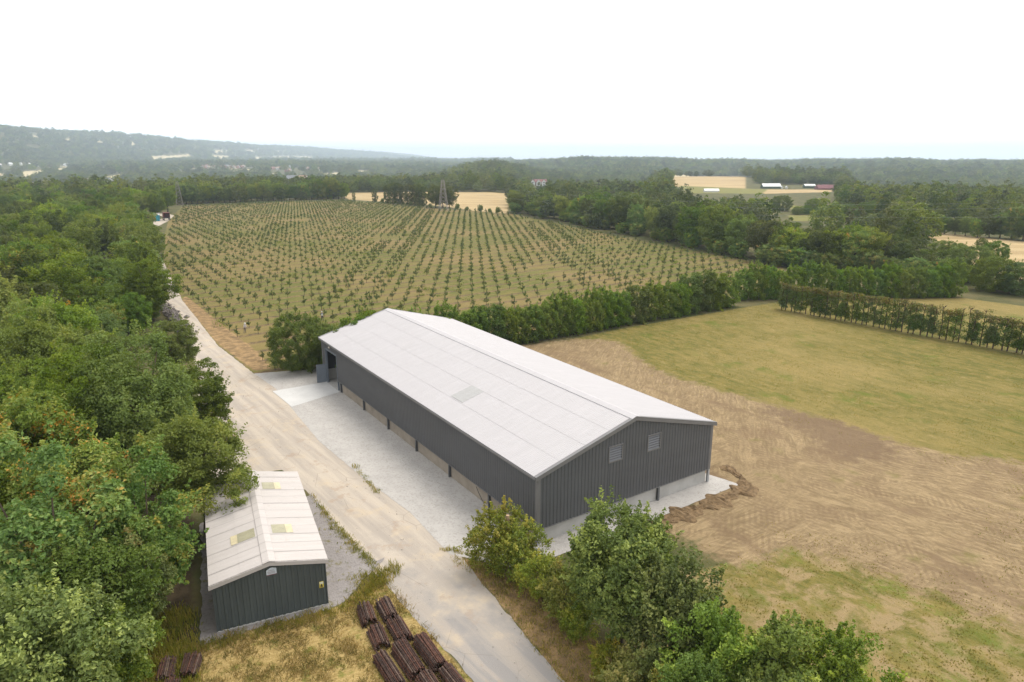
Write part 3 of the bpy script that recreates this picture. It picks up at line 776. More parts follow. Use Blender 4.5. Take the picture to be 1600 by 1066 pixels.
bundle('stake_bundle', 'low bundle of dark stakes on the meadow side of the large stack', -6.85, 32.2, 0, 122, 2.9, 1.0, 6, 7)
bundle('stake_bundle', 'bundle of dark stakes at the bottom middle of the large stack', -4.3, 30.75, 0, 121, 2.2, 1.2, 8, 8)
bundle('stake_bundle', 'bundle of dark stakes at the bottom right of the large stack', -3.1, 31.3, 0, 124, 2.4, 1.1, 7, 9)
bundle('stake_bundle', 'bundle of dark stakes under the trees, left of two', -19.35, 32.2, 0, 107, 1.6, 1.05, 6, 10)
bundle('stake_bundle', 'bundle of dark stakes under the trees, right of two beside grass', -18.2, 32.55, 0, 103, 1.6, 1.1, 6, 11)
bundle('stake_bundle', 'bundle of dark stakes under the trees, cut by the picture edge', -18.45, 30.6, 0, 105, 1.6, 1.05, 6, 12)

# ------------------------------------------------------------------ foliage
def mat_leaf(name, cols, trans=.36, rough=.55, tintvar=.25):
    m, nt = new_mat(name)
    t = nt.attr('tint'); rp = nt.n('ShaderNodeValToRGB', {'Fac': t}); e = rp.color_ramp.elements
    e[0].position = .0; e[0].color = (*cols[0], 1); e[1].position = 1.0; e[1].color = (*cols[-1], 1)
    for i, c in enumerate(cols[1:-1]): x = e.new((i + 1) / (len(cols) - 1)); x.color = (*c, 1)
    rd = nt.n('ShaderNodeObjectInfo').outputs['Random']
    hs = nt.n('ShaderNodeHueSaturation', {'Hue': nt.math('MULTIPLY_ADD', rd, .04, .482), 'Saturation': nt.math('MULTIPLY_ADD', nt.math('FRACT', nt.math('MULTIPLY', rd, 7.3)), tintvar, 1 - tintvar / 2),
                                          'Value': nt.math('MULTIPLY_ADD', nt.math('FRACT', nt.math('MULTIPLY', rd, 13.7)), tintvar * 1.7, 1 - tintvar * .85), 'Color': rp.outputs[0]})
    c = hs.outputs[0]
    b = nt.n('ShaderNodeBsdfPrincipled', {'Base Color': c, 'Roughness': rough, 'Specular IOR Level': .3}).outputs[0]
    tr = nt.n('ShaderNodeBsdfTranslucent', {'Color': nt.mix(1.0, c, (1.25, 1.2, .6), 'MULTIPLY')}).outputs[0]
    nt.out(nt.n('ShaderNodeMixShader', {0: trans, 1: b, 2: tr}).outputs[0]); return m


M_BARK = surf('bark', (0.11, 0.085, 0.06), .95, .3, 3, .1, bump=.4, stretch=(1, 1, .3))
LF = {
    'ash': mat_leaf('ash_leaf', [(0.120, 0.168, 0.024), (0.185, 0.240, 0.035), (0.298, 0.320, 0.054)]),
    'cherry': mat_leaf('cherry_leaf', [(0.082, 0.129, 0.018), (0.129, 0.187, 0.026), (0.208, 0.249, 0.039)]),
    'syc': mat_leaf('sycamore_leaf', [(0.085, 0.143, 0.027), (0.136, 0.213, 0.044), (0.231, 0.294, 0.065), (0.461, 0.276, 0.061)]),
    'oak': mat_leaf('oak_leaf', [(0.062, 0.085, 0.018), (0.098, 0.123, 0.024), (0.156, 0.173, 0.038)]),
    'maple': mat_leaf('maple_leaf', [(0.092, 0.149, 0.028), (0.145, 0.209, 0.038), (0.360, 0.440, 0.095)]),
    'hedge': mat_leaf('hedge_leaf', [(0.111, 0.189, 0.025), (0.170, 0.250, 0.034), (0.274, 0.329, 0.055)], tintvar=.14, trans=.45),
    'weed': mat_leaf('weed_leaf', [(0.132, 0.179, 0.030), (0.235, 0.256, 0.047), (0.438, 0.359, 0.095)]),
    'twig': mat_leaf('browned_leaf', [(0.087, 0.148, 0.024), (0.138, 0.164, 0.036), (0.217, 0.140, 0.060)]),
    'young': mat_leaf('orchard_leaf', [(0.055, 0.090, 0.020), (0.087, 0.126, 0.028), (0.141, 0.179, 0.041)], tintvar=.2),
}


LF['fara'] = mat_leaf('far_oak_leaf', [(0.055, 0.085, 0.020), (0.095, 0.125, 0.028), (0.150, 0.165, 0.042)], tintvar=.55)
LF['farb'] = mat_leaf('far_ash_leaf', [(0.085, 0.115, 0.022), (0.135, 0.160, 0.030), (0.21, 0.21, 0.05)], tintvar=.5)


def unit(v): return v / (np.linalg.norm(v, axis=-1, keepdims=True) + 1e-9)


def leaf_mesh(name, C, Nn, ln, wd, tint, mat, rng):
    n = len(C); ln = np.broadcast_to(ln, n) * rng.uniform(.55, 1.4, n); wd = np.broadcast_to(wd, n) * rng.uniform(.75, 1.2, n)
    t = unit(np.cross(Nn, rng.normal(size=(n, 3)))); b = np.cross(Nn, t)
    lift = Nn * (wd * .22)[:, None]
    V = np.stack([C - t * (ln / 2)[:, None], C + b * (wd / 2)[:, None] + lift, C + t * (ln / 2)[:, None] - lift * .6, C - b * (wd / 2)[:, None] + lift], 1).reshape(-1, 3)
    F = np.arange(4 * n).reshape(n, 4)
    return mesh_np(name, V, F, [mat], {'tint': np.repeat(np.clip(tint, 0, 1), 4)})


def clumps(rng, n, rx, base, h, kind='dome', nl=7):
    i = np.arange(n) + .5; ph = np.arccos(1 - 2 * i / n); th = np.pi * (1 + 5 ** .5) * i + rng.normal(0, .25, n)
    d = np.stack([np.cos(th) * np.sin(ph), np.sin(th) * np.sin(ph), np.cos(ph)], 1); d = unit(d + rng.normal(0, .12, d.shape))
    lob = unit(rng.normal(size=(nl, 3)) + np.array([0, 0, .35])); amp = rng.uniform(.10, .34, nl)
    f = .68 + (amp * 1.25 * np.exp(8 * (d @ lob.T - 1))).sum(1)
    inner = rng.random(n) < .30
    s = np.where(inner, rng.uniform(.35, .8, n), rng.uniform(.86, 1.02, n)) * f
    cz = base + (h - base) * (.46 if kind == 'dome' else .5); rz = np.where(d[:, 2] > 0, h - cz, (cz - base) * .95)
    if kind == 'hedge':
        q = np.abs(d) ** 5; k = (q.sum(1)) ** (-1 / 5); d2 = d * k[:, None]; s = np.where(inner, .7, 1.0) * (.93 + rng.uniform(-.05, .07, n))
        return np.stack([d2[:, 0] * rx * s, d2[:, 1] * rx * s, cz + d2[:, 2] * rz * s], 1), d
    if kind == 'round':
        q = np.abs(d) ** 2.7; k = (q.sum(1)) ** (-1 / 2.7); d2 = d * k[:, None]; s = np.where(inner, .72, 1.0) * (.93 + rng.uniform(-.07, .09, n))
        return np.stack([d2[:, 0] * rx * s, d2[:, 1] * rx * s, cz + d2[:, 2] * rz * s], 1), d
    if kind == 'cone':
        zz = (d[:, 2] + 1) / 2; taper = (1 - zz * .55) / .75
        return np.stack([d[:, 0] * rx * s * taper, d[:, 1] * rx * s * taper, cz + d[:, 2] * rz * s], 1), d
    return np.stack([d[:, 0] * rx * s, d[:, 1] * rx * s, cz + d[:, 2] * rz * s], 1), d


def make_tree(name, label, cat, seed, h, rx, base, ncl, lpc, rc, leaf, mat, kind='dome', flat=.75, orange=0.0, tips=0.0, trunk_r=.28, limbs=9, up=.35, twiggy=0, shoots=0):
    """One tree at the origin: Empty > trunk, crown."""
    rng = np.random.default_rng(seed); P, D = clumps(rng, ncl, rx, base, h, kind)
    root = thing(name, label, cat)
    ct = rng.normal(.42, .20, ncl)
    C = np.repeat(P, lpc, 0); O = np.repeat(D, lpc, 0); n = len(C)
    rcs = np.repeat(rc * rng.uniform(.6, 1.35, ncl), lpc)
    d = unit(rng.normal(size=(n, 3)) + O * .55 + np.array([0, 0, .30]))
    q = d * (rcs * rng.random(n) ** .42)[:, None] * np.array([1, 1, flat]); pos = C + q
    Nn = unit(d * .55 + np.array([0, 0, up]) + rng.normal(0, .5, (n, 3)))
    tint = np.repeat(ct, lpc) * .72 + rng.normal(.14, .13, n)
    if orange:
        oc = np.repeat(rng.random(ncl) < orange, lpc) & (rng.random(n) < .4) ; tint = np.where(oc, 1.0, np.minimum(tint, .72))
    if tips:
        oc = np.repeat(rng.random(ncl) < tips, lpc) & (rng.random(n) < .6); tint = np.where(oc, rng.uniform(.7, 1, n), tint * .8)
    if shoots:
        js = rng.choice(ncl, shoots); m = 34; dd = unit(D[js] * .7 + np.array([0, 0, .55]) + rng.normal(0, .35, (shoots, 3))); Ls = rc * rng.uniform(.9, 2.0, shoots)
        tt = rng.random((shoots, m)); q = P[js][:, None] + dd[:, None] * (Ls[:, None] * (.3 + tt))[..., None] + rng.normal(0, 1, (shoots, m, 3)) * (rc * .20 * (1.25 - tt))[..., None]
        pos = np.concatenate([pos, q.reshape(-1, 3)]); Nn = np.concatenate([Nn, unit(rng.normal(0, .6, (shoots * m, 3)) + np.repeat(dd, m, 0) * .5 + [0, 0, .3])]); tint = np.concatenate([tint, np.repeat(rng.normal(.55, .18, shoots), m) + rng.normal(0, .1, shoots * m)])
        if not orange: tint = np.clip(tint, 0, 1)
        else: tint[-shoots * m:] = np.minimum(tint[-shoots * m:], .7)
    pos[:, 2] = np.maximum(pos[:, 2], .05)
    link('crown', leaf_mesh('crown', pos, Nn, leaf, leaf * .62, tint, mat, rng), root)
    mb = MB(); th_ = max(base + (h - base) * .45, 1.0); nn = 6
    tp = [(rng.normal(0, .06) * k * trunk_r * 3, rng.normal(0, .06) * k * trunk_r * 3, th_ * k / (nn - 1)) for k in range(nn)]
    mb.tube(tp, [trunk_r * (1.35 if k == 0 else 1 - .13 * k) for k in range(nn)], 8)
    for j in rng.choice(ncl, min(limbs, ncl), replace=False):
        k = int(rng.integers(2, nn)); a = np.array(tp[k]); b = P[j]; m_ = (a + b) / 2 + np.array([0, 0, -.06]) * np.linalg.norm(b - a)
        mb.tube([a, m_, a + (b - a) * .97], [trunk_r * .42, trunk_r * .26, trunk_r * .08], 6)
    for j in range(twiggy):
        p = P[int(rng.integers(0, ncl))]; dd = unit(rng.normal(size=3) + np.array([p[0], p[1], 0]) * .5)
        mb.tube([p - dd * rc * .5, p + dd * rc * 1.2], [.02, .006], 4)
    mb.build('trunk', M_BARK, root, smooth=True)
    return root


def discard(root):          # prototypes that are only ever copied
    for ch in list(root.children): bpy.data.objects.remove(ch)
    bpy.data.objects.remove(root)


PROTO = {}
def proto(key, *a, **k): PROTO[key] = make_tree(*a, **k)
# near, finely leaved
proto('ash_n', 'ash_tree', 'x', 'tree', 21, 13.5, 5.2, 2.2, 190, 190, 1.05, .24, LF['ash'], flat=.7, trunk_r=.3, shoots=120)
proto('ash_n2', 'ash_tree', 'x', 'tree', 22, 12.5, 4.6, 2.0, 160, 200, 1.0, .24, LF['ash'], flat=.7, shoots=100)
proto('cherry_n', 'cherry_tree', 'x', 'tree', 23, 11.5, 4.6, 1.2, 170, 170, .95, .25, LF['cherry'], flat=.5, up=.5, twiggy=40, shoots=150)
proto('syc_n', 'sycamore_tree', 'x', 'tree', 24, 11.5, 4.4, 1.5, 150, 200, .95, .27, LF['syc'], orange=.22, flat=.8, shoots=90)
proto('syc_n2', 'sycamore_tree', 'x', 'tree', 25, 10.0, 3.8, 1.0, 120, 200, .9, .27, LF['syc'], orange=.0, flat=.8, shoots=80)
proto('maple_n', 'maple_tree', 'x', 'tree', 26, 8.5, 3.9, 2.2, 210, 120, .66, .22, LF['maple'], tips=.4, flat=.95, trunk_r=.2, shoots=190)
proto('maple_n2', 'maple_tree', 'x', 'tree', 27, 7.0, 2.4, .5, 120, 110, .52, .20, LF['maple'], tips=.35, flat=1.0, trunk_r=.15, kind='cone', shoots=150)
proto('bush_n', 'shrub', 'x', 'shrub', 28, 4.4, 1.7, .1, 70, 80, .5, .17, LF['weed'], flat=1.0, trunk_r=.06, twiggy=30, shoots=110, up=.2)
# middle distance
proto('oak_m', 'oak_tree', 'x', 'tree', 31, 13, 5.4, 1.2, 130, 95, 1.15, .42, LF['oak'], flat=.8, shoots=60)
proto('oak_m2', 'oak_tree', 'x', 'tree', 32, 12, 4.8, .8, 110, 95, 1.1, .42, LF['cherry'], flat=.8, shoots=60)
proto('ash_m', 'ash_tree', 'x', 'tree', 33, 13, 5.2, 1.5, 130, 95, 1.15, .40, LF['ash'], flat=.75, shoots=60)
proto('dark_m', 'oak_tree', 'x', 'tree', 34, 12, 5.0, .5, 120, 95, 1.1, .40, LF['syc'], flat=.8, shoots=60)
proto('hedge_m', 'hedge_tree', 'x', 'hedge', 35, 5.9, 1.75, .15, 80, 110, .55, .26, LF['hedge'], kind='hedge', flat=1.0, trunk_r=.09, limbs=5, shoots=45)
proto('hedge_m2', 'hedge_tree', 'x', 'hedge', 36, 5.6, 1.8, .15, 80, 110, .55, .26, LF['hedge'], kind='hedge', flat=1.0, trunk_r=.09, limbs=5, shoots=45)
proto('hedge_m3', 'hedge_tree', 'x', 'hedge', 37, 6.1, 1.7, .15, 70, 110, .6, .26, LF['cherry'], kind='hedge', flat=1.0, trunk_r=.09, limbs=5, shoots=45)
proto('shrub_m', 'round_shrub', 'x', 'shrub', 38, 7.8, 3.7, .1, 190, 150, .62, .22, LF['cherry'], kind='round', flat=.95, trunk_r=.1, shoots=60)
proto('poplar_m', 'poplar_tree', 'x', 'tree', 39, 12, 2.3, .3, 80, 45, .8, .55, LF['oak'], kind='hedge', flat=1.1)
# far: coarse crowns for woods that read as one mass
proto('far_a', 'far_tree', 'x', 'tree', 41, 12, 5.4, .6, 48, 18, 1.45, 1.0, LF['fara'], limbs=3)
proto('far_b', 'far_tree', 'x', 'tree', 42, 11.5, 5.0, .5, 44, 18, 1.45, 1.0, LF['fara'], limbs=3)
proto('far_c', 'far_tree', 'x', 'tree', 43, 13, 5.8, .6, 52, 18, 1.45, 1.0, LF['farb'], limbs=3)
proto('far_d', 'far_tree', 'x', 'tree', 44, 14, 4.2, .3, 48, 18, 1.25, 1.0, LF['fara'], kind='cone', limbs=3)
for k in PROTO:
    if k == 'ash_n': PROTO[k]['category'] = 'tree'


# ------------------------------------------------------------------ placing individual trees
placed = []
def put(key, x, y, s, label, group=None, rz=None, name=None, sz=None):
    if 200 < y < 320 and x < -80:          # keep the parked cabin and truck on the far track in view
        u, v = proj(x, y, 5 * s); hw = 5.2 * s * FPX / y
        if u + hw > 240: x -= (u + hw - 240) / FPX * y
    p = PROTO[key]; z = float(terrain(x, y)) if math.hypot(x, y) > 600 else 0.0
    c = copy_tree(p, (x, y, z), rnd.uniform(0, 6.28) if rz is None else rz, (s, s, s * (sz or 1)), label, group)
    if name: c.name = name
    placed.append((x, y)); return c


def top_at(u, v, h): p = at(u, v, h); return p[0], p[1]


LW = 'trees of the wood left of the road'
near = [   # top pixel, height, prototype, label
    (205, 545, 13.5, 'ash_n', 'big yellow-green ash whose branches reach over the pale yard behind the shed'),
    (300, 640, 10.5, 'ash_n2', 'ash with its lowest branches hanging over the shed roof'),
    (225, 405, 11.5, 'cherry_n', 'dark tree with long horizontal twigs reaching over the road'),
    (270, 500, 8.0, 'cherry_n', 'low dark tree leaning over the narrow road beside the rubble'),
    (305, 572, 8.5, 'cherry_n', 'tree with drooping twigs over the widening of the road'),
    (80, 462, 13.0, 'ash_n2', 'feathery light green ash at the left edge above the sycamores'),
    (150, 560, 12.5, 'ash_n', 'ash standing between the overhanging ash and the orange-tinged sycamores'),
    (35, 612, 12.0, 'syc_n', 'sycamore with rusty orange seed clusters at the left edge'),
    (120, 690, 10.5, 'syc_n', 'sycamore with orange seed clusters behind the dark round one'),
    (205, 770, 9.0, 'syc_n2', 'round dark sycamore just left of the shed'),
    (60, 770, 11.0, 'syc_n2', 'green sycamore filling the left edge below the orange ones'),
    (185, 872, 6.3, 'syc_n2', 'low sycamore beside the stake bundles under the trees'),
    (120, 850, 9.0, 'cherry_n', 'leafy tree below the round dark sycamore'),
    (30, 930, 9.0, 'maple_n', 'bright green tree in the bottom left corner'),
    (120, 965, 6.5, 'maple_n', 'fresh green tree at the bottom edge left of the stake bundles'),
    (55, 375, 13.5, 'dark_m', 'broad blackish tree standing out dark at the left edge'),
    (150, 400, 11.5, 'cherry_n', 'mid green tree in front of the broad blackish one'),
]
for u, v, h, key, lab in near:
    x, y = top_at(u, v, h * .96); ph = {'ash_n': 13.5, 'ash_n2': 12.5, 'cherry_n': 11.5, 'syc_n': 11.5, 'syc_n2': 10., 'maple_n': 8.5, 'dark_m': 12.}[key]
    put(key, x, y, h / ph, lab, LW)

# the rest of that wood, filled at tree spacing
EDGE = [(-26, 20), (-30, 40), (-33, 52), (-46, 66), (-72, 108), (-103, 165), (-174, 296), (-172, 345), (-205, 420), (-350, 440), (-330, 330), (-120, 110), (-60, 44), (-40, 20)]
def fill(poly, sp_fn, tries, rng, avoid=()):
    xs = [p[0] for p in poly]; ys = [p[1] for p in poly]; out = []
    for _ in range(tries):
        x = rng.uniform(min(xs), max(xs)); y = rng.uniform(min(ys), max(ys))
        if not inside(poly, x, y): continue
        sp = sp_fn(x, y)
        if all((x - a) ** 2 + (y - b) ** 2 > sp * sp for a, b in out) and all((x - a) ** 2 + (y - b) ** 2 > (sp * .5) ** 2 for a, b in avoid): out.append((x, y))
    return out
rw = np.random.default_rng(5)
lane = [(-41, 66), (-47, 77), (-54, 88), (-66, 108), (-72, 120), (-78, 132), (-84, 144), (-90, 156), (-96, 168), (-102, 180), (-108, 192), (-114, 205), (-121, 218), (-128, 232), (-135, 246), (-142, 260), (-149, 273), (-157, 287), (-168, 302), (-178, 318), (-176, 336)]
for i, (x, y) in enumerate(lane):
    d = math.hypot(x, y); h = float(np.interp(y, [60, 110, 160, 300], [8.5, 9, 11.0, 11])) * rw.uniform(.92, 1.1)
    key = 'cherry_n' if d < 130 else ['oak_m2', 'dark_m', 'ash_m'][i % 3]; ph = {'cherry_n': 11.5, 'oak_m2': 12, 'dark_m': 12, 'ash_m': 13}[key]
    if y > 138 and y < 245: x += 5.5
    if y > 245: x -= 3
    if i % 2 == 0: k_ = put('dark_m', x - 3.5, y + 3, rw.uniform(.38, .5), f'low bush at the wood edge by the lane, {nth(i // 2 + 1)} from its near end', 'bushes at the wood edge by the lane', name='shrub'); k_.scale[0] *= 1.6; k_.scale[1] *= 1.6
    c = put(key, x - 1.0, y, h / ph, f'leafy tree bordering the narrow lane, {nth(i + 1)} from the near end of its row', 'trees bordering the lane'); c.scale[0] *= 1.12; c.scale[1] *= 1.12
cand = fill(EDGE, lambda x, y: 6.5 + math.hypot(x, y) * .014, 9000, rw, list(placed))
cand = [c for c in cand if -120 < proj(c[0], c[1], 8)[0] < 560]
cand.sort(key=lambda c: math.hypot(*c))
for i, (x, y) in enumerate(cand):
    d = math.hypot(x, y)
    key = rw.choice(['ash_n2', 'cherry_n', 'syc_n2', 'ash_n'] if d < 95 else ['oak_m2', 'ash_m', 'dark_m', 'ash_m', 'oak_m2', 'oak_m'])
    s = rw.uniform(.78, 1.08)
    lab = f'tree of the wood left of the road, {nth(i + 1)} nearest in its dense canopy' if i < 60 else 'leafy tree in the far part of the wood left of the road'
    put(key, x, y, s, lab, LW)
for i, (x, y, s) in enumerate(((-63, 103, .55), (-66, 110, .6), (-70, 117, .6), (-60, 98, .55), (-73, 124, .6), (-57, 93, .5))):
    k_ = put('dark_m', x - 1.5, y, s, f'bush filling the wood edge beside the rubble heap, {nth(i + 1)} counted', 'bushes beside the rubble heap', name='shrub'); k_.scale[0] *= 1.3; k_.scale[1] *= 1.3
for i, (u, v) in enumerate(((218, 505), (228, 492), (206, 520), (196, 500), (236, 478), (214, 482))):
    x, y = g(u, v); put('shrub_m', x, y, .8, f'dense undergrowth bush at the wood edge behind the rubble heap, {nth(i + 1)} counted', 'undergrowth behind the rubble heap', name='shrub')
for i, (x, y) in enumerate(lane[10:17]): put(['oak_m2', 'ash_m', 'dark_m'][i % 3], x - 8.5, y + 2, .92, f'tree in the second rank beside the lane, {nth(i + 1)} from its near end', 'second rank of trees beside the lane')
print('wood trees', len(near) + len(cand))

# dark belt right of the orchard
belt_line = [np.array(g(808, 334)), np.array(g(900, 350)), np.array(g(1010, 372)), np.array(g(1110, 392)), np.array(g(1210, 414)), np.array(g(1300, 424)), np.array(g(1400, 432)), np.array(g(1455, 440))]
tops = [(800, 297), (832, 304), (868, 304), (915, 305), (950, 310), (985, 300), (1020, 317), (1065, 312), (1105, 308), (1140, 323), (1180, 328), (1225, 335), (1262, 345), (1300, 338), (1345, 333), (1390, 348), (1420, 362), (1452, 392), (1485, 400), (1510, 400)]
cums = np.cumsum([0] + [np.linalg.norm(b - a) for a, b in zip(belt_line, belt_line[1:])])
lu = [proj(p[0], p[1], 0)[0] for p in belt_line]
for row in range(2):
    us = np.arange(806, 1480, 24.) if row == 0 else np.arange(800, 1440, 33.)
    for i, u in enumerate(us):
        u = u + rw.uniform(-6, 6); v = np.interp(u, [t[0] for t in tops], [t[1] for t in tops]) + (rw.uniform(-3, 9) if row == 0 else rw.uniform(-4, 2))
        s_ = np.interp(u, lu, cums); b = np.array([np.interp(s_, cums, [p[k] for p in belt_line]) for k in (0, 1)])
        b = b + unit(b) * ((4.0 if row == 0 else 13.0) + rw.uniform(-1, 1)); dd = math.hypot(*b); h = min(max(CAM_H - (v - 247) * dd * .985 / FPX, 6), 18)
        key = ['oak_m', 'dark_m', 'oak_m2', 'ash_m', 'oak_m'][int(rw.integers(0, 5))]; ph = {'oak_m': 13, 'oak_m2': 12, 'dark_m': 12, 'ash_m': 13}[key]
        wd_ = min(1.35, max(1.0, 9.5 / h)) * rw.uniform(.92, 1.1)
        c = put(key, b[0], b[1], h / ph, (f'dark round-crowned tree, {nth(i + 1)} from the left in the belt right of the orchard' if row == 0 else f'tree standing behind the dark belt, {nth(i + 1)} from its left end'), 'trees of the dark belt right of the orchard' if row == 0 else 'trees behind the dark belt')
        c.scale = (h / ph * wd_, h / ph * wd_, h / ph)
        if row == 0:
            q = b - unit(b) * 4.2 + rw.normal(0, .8, 2); k_ = put('dark_m', q[0], q[1], rw.uniform(.36, .5), f'low bush at the foot of the dark belt, {nth(i + 1)} from the left', 'bushes at the foot of the dark belt', name='shrub'); k_.scale[0] *= 1.5; k_.scale[1] *= 1.5
for i, (u, v, h, lab) in enumerate(((1512, 440, 8.0, 'dark bluish bush ending the belt just beyond the clipped hedge'), (1550, 455, 7.0, 'broad dark bush at the right of the meadow beyond the clipped hedge'), (1590, 460, 6.5, 'dark bush cut by the right edge beyond the meadow'), (1475, 430, 8.0, 'bush between the belt and the clipped hedge end'))):
    x, y = g(u, v); c = put('shrub_m', x, y, h / 7.8, lab, name='round_shrub'); c.scale[0] *= 1.25; c.scale[1] *= 1.25
for u, v, h, lab in ((1550, 417, 6.5, 'single rounded bush standing in the wheat field at right'), (1533, 389, 3.2, 'small dark bush behind the rounded one in the wheat')):
    x, y = g(u, v); put('shrub_m', x, y, h / 7.8, lab, name='round_shrub')
# beyond the right-hand wheat: hedgerow with trees
for i, (u, v, h) in enumerate(((1395, 352, 9), (1410, 362, 6), (1440, 362, 10), (1455, 364, 10), (1475, 366, 7.5), (1492, 367, 7), (1508, 369, 7.5), (1527, 371, 7), (1545, 372, 8), (1562, 372, 9), (1580, 374, 13), (1598, 376, 10), (1615, 378, 9))):
    x, y = g(u, v); put(['oak_m2', 'dark_m', 'oak_m'][i % 3], x, y, h / 12.5, f'tree in the hedgerow beyond the right wheat field, {nth(i + 1)} from the left', 'hedgerow trees beyond the right wheat field')
for u, v, h in ():
    x, y = g(u, v); put('oak_m2', x, y, h / 12, f'tree on the green strip behind the belt, base near the {["sixth","fifth","fourth","third","second","first"][int((u < 1330) + (u < 1300) + (u < 1260) + (u < 1230) + (u < 1200))]} gap from the left', 'trees on the green strip')

k = 0
for u in np.arange(1168, 1400, 13.):
    v = np.interp(u, [1168, 1290, 1400], [325, 338, 343]) + rw.uniform(-3, 3); x, y, z = ground_at(u, v)
    if rw.random() < .25: continue
    k += 1; h = rw.uniform(4, 8.5); c = put('shrub_m', x, y, h / 7.8, f'dark bush in the broken hedgerow beyond the belt, {nth(k)} from the left', 'broken hedgerow beyond the belt', name='round_shrub'); c.scale[0] *= 1.35; c.scale[1] *= 1.35
# hedge row behind the barn, in three lengths
def hedge_run(a, b, n, lab, grp, jit=.35, hs=1.0, keys=('hedge_m', 'hedge_m2', 'hedge_m')):
    a = np.array(a); b = np.array(b); ang = math.atan2(*(b - a)[::-1])
    for k in range(n):
        p = a + (b - a) * ((k + .5) / n) + RNG.normal(0, jit, 2) * .5
        c = put(keys[int(RNG.integers(0, len(keys)))], p[0], p[1], 1.0, lab.format(nth(k + 1)), grp, ang + rnd.choice((0, math.pi)) + rnd.uniform(-.12, .12), name='hedge_tree')
        c.scale = (np.linalg.norm(b - a) / n / 3.0, rnd.uniform(.92, 1.1), hs * rnd.uniform(.84, 1.12))
put('shrub_m', -29.0, 89.3, .95, 'large rounded dark shrub at the far left corner of the barn', name='round_shrub')
put('shrub_m', -25.6, 91.2, .72, 'smaller shrub pressed against the large rounded one behind the barn', name='round_shrub')
h0 = np.array([3.05, 104.85]); hd = HDIR
hedge_run(h0 + hd * (-33), h0 + hd * (-6), 10, 'loose hedge tree rising behind the barn roof, {} from the left', 'hedge trees behind the barn', hs=1.12, keys=('hedge_m', 'hedge_m3'))
hedge_run(h0 + hd * (-5.5), g(978, 506), 12, 'clipped hedge tree in the length right of the barn, {} from the left', 'hedge trees between the barn and the gap')
hedge_run(g(988, 505), g(1140, 478), 8, 'clipped hedge tree between the gap and the taller kink, {} from the left', 'hedge trees right of the gap', hs=1.1, keys=('hedge_m', 'hedge_m2', 'hedge_m3'))
hedge_run((45.5, 137.5), (93.5, 140.3), 17, 'clipped hedge tree behind the row of bare stems, {} from the left', 'hedge trees behind the row of bare stems', hs=1.08)

# row of trimmed young trees with bare stems
def stem_tree(seed, full):
    rng = np.random.default_rng(seed); root = thing('trimmed_tree', 'x', 'tree'); mb = MB(); h = rng.uniform(4.6, 5.3)
    mb.tube([(0, 0, 0), (rng.normal(0, .05), rng.normal(0, .05), h * .5), (rng.normal(0, .1), rng.normal(0, .1), h)], [.085, .07, .05], 6)
    P = []; n = int(34 * full)
    for k in range(n):
        z = rng.uniform(.5, h); a = rng.uniform(0, 6.28); l = rng.uniform(.25, .75); e = (math.cos(a) * l, math.sin(a) * l * .7, z + rng.uniform(.0, .35)); P.append(e)
        mb.tube([(0, 0, z), e], [.02, .008], 4)
    for k in range(9):
        a = rng.uniform(0, 6.28); mb.tube([(0, 0, h - .1), (math.cos(a) * .35, math.sin(a) * .35, h + rng.uniform(.1, .4))], [.03, .01], 4)
    mb.build('trunk', surf('brown_stem', (0.10, 0.062, 0.045), .9, .25, 3) if 'brown_stem' not in bpy.data.materials else bpy.data.materials['brown_stem'], root)
    P = np.array(P); m = 34; C = np.repeat(P, m, 0) + rng.normal(0, .2, (len(P) * m, 3)); C[:, 2] = np.clip(C[:, 2], .15, h + .3)
    top = C[:, 2] > h * .86; tint = np.where(top, rng.uniform(.3, 1, len(C)), rng.normal(.18, .18, len(C)))
    link('crown', leaf_mesh('crown', C, unit(rng.normal(size=C.shape) + [0, 0, .5]), .21, .14, tint, LF['twig'], rng), root); return root
ST = [stem_tree(60 + i, f) for i, f in enumerate((1.3, 1.0, .75, 1.15, .6))]
fa, fb = np.array(g(1221, 484)), np.array(g(1600, 554)); fl = np.linalg.norm(fb - fa); n = int(fl / .95)
for k in range(n + 6):
    p = fa + (fb - fa) / fl * (k * .95 + rnd.uniform(-.15, .15)); w = k / n
    src = ST[int(rnd.choices(range(5), (3 * (1 - w) + .2, 2, 1.5, 2 * (1 - w) + .3, 2.5 * w))[0])]
    copy_tree(src, (p[0], p[1], 0), rnd.uniform(0, 6.28), (rnd.uniform(.95, 1.3), rnd.uniform(.95, 1.3), rnd.uniform(.94, 1.05)), f'trimmed bare-stemmed young tree with browned top, {nth(k + 1)} from the left of its row', 'row of trimmed bare-stemmed trees')
for s in ST: discard(s)

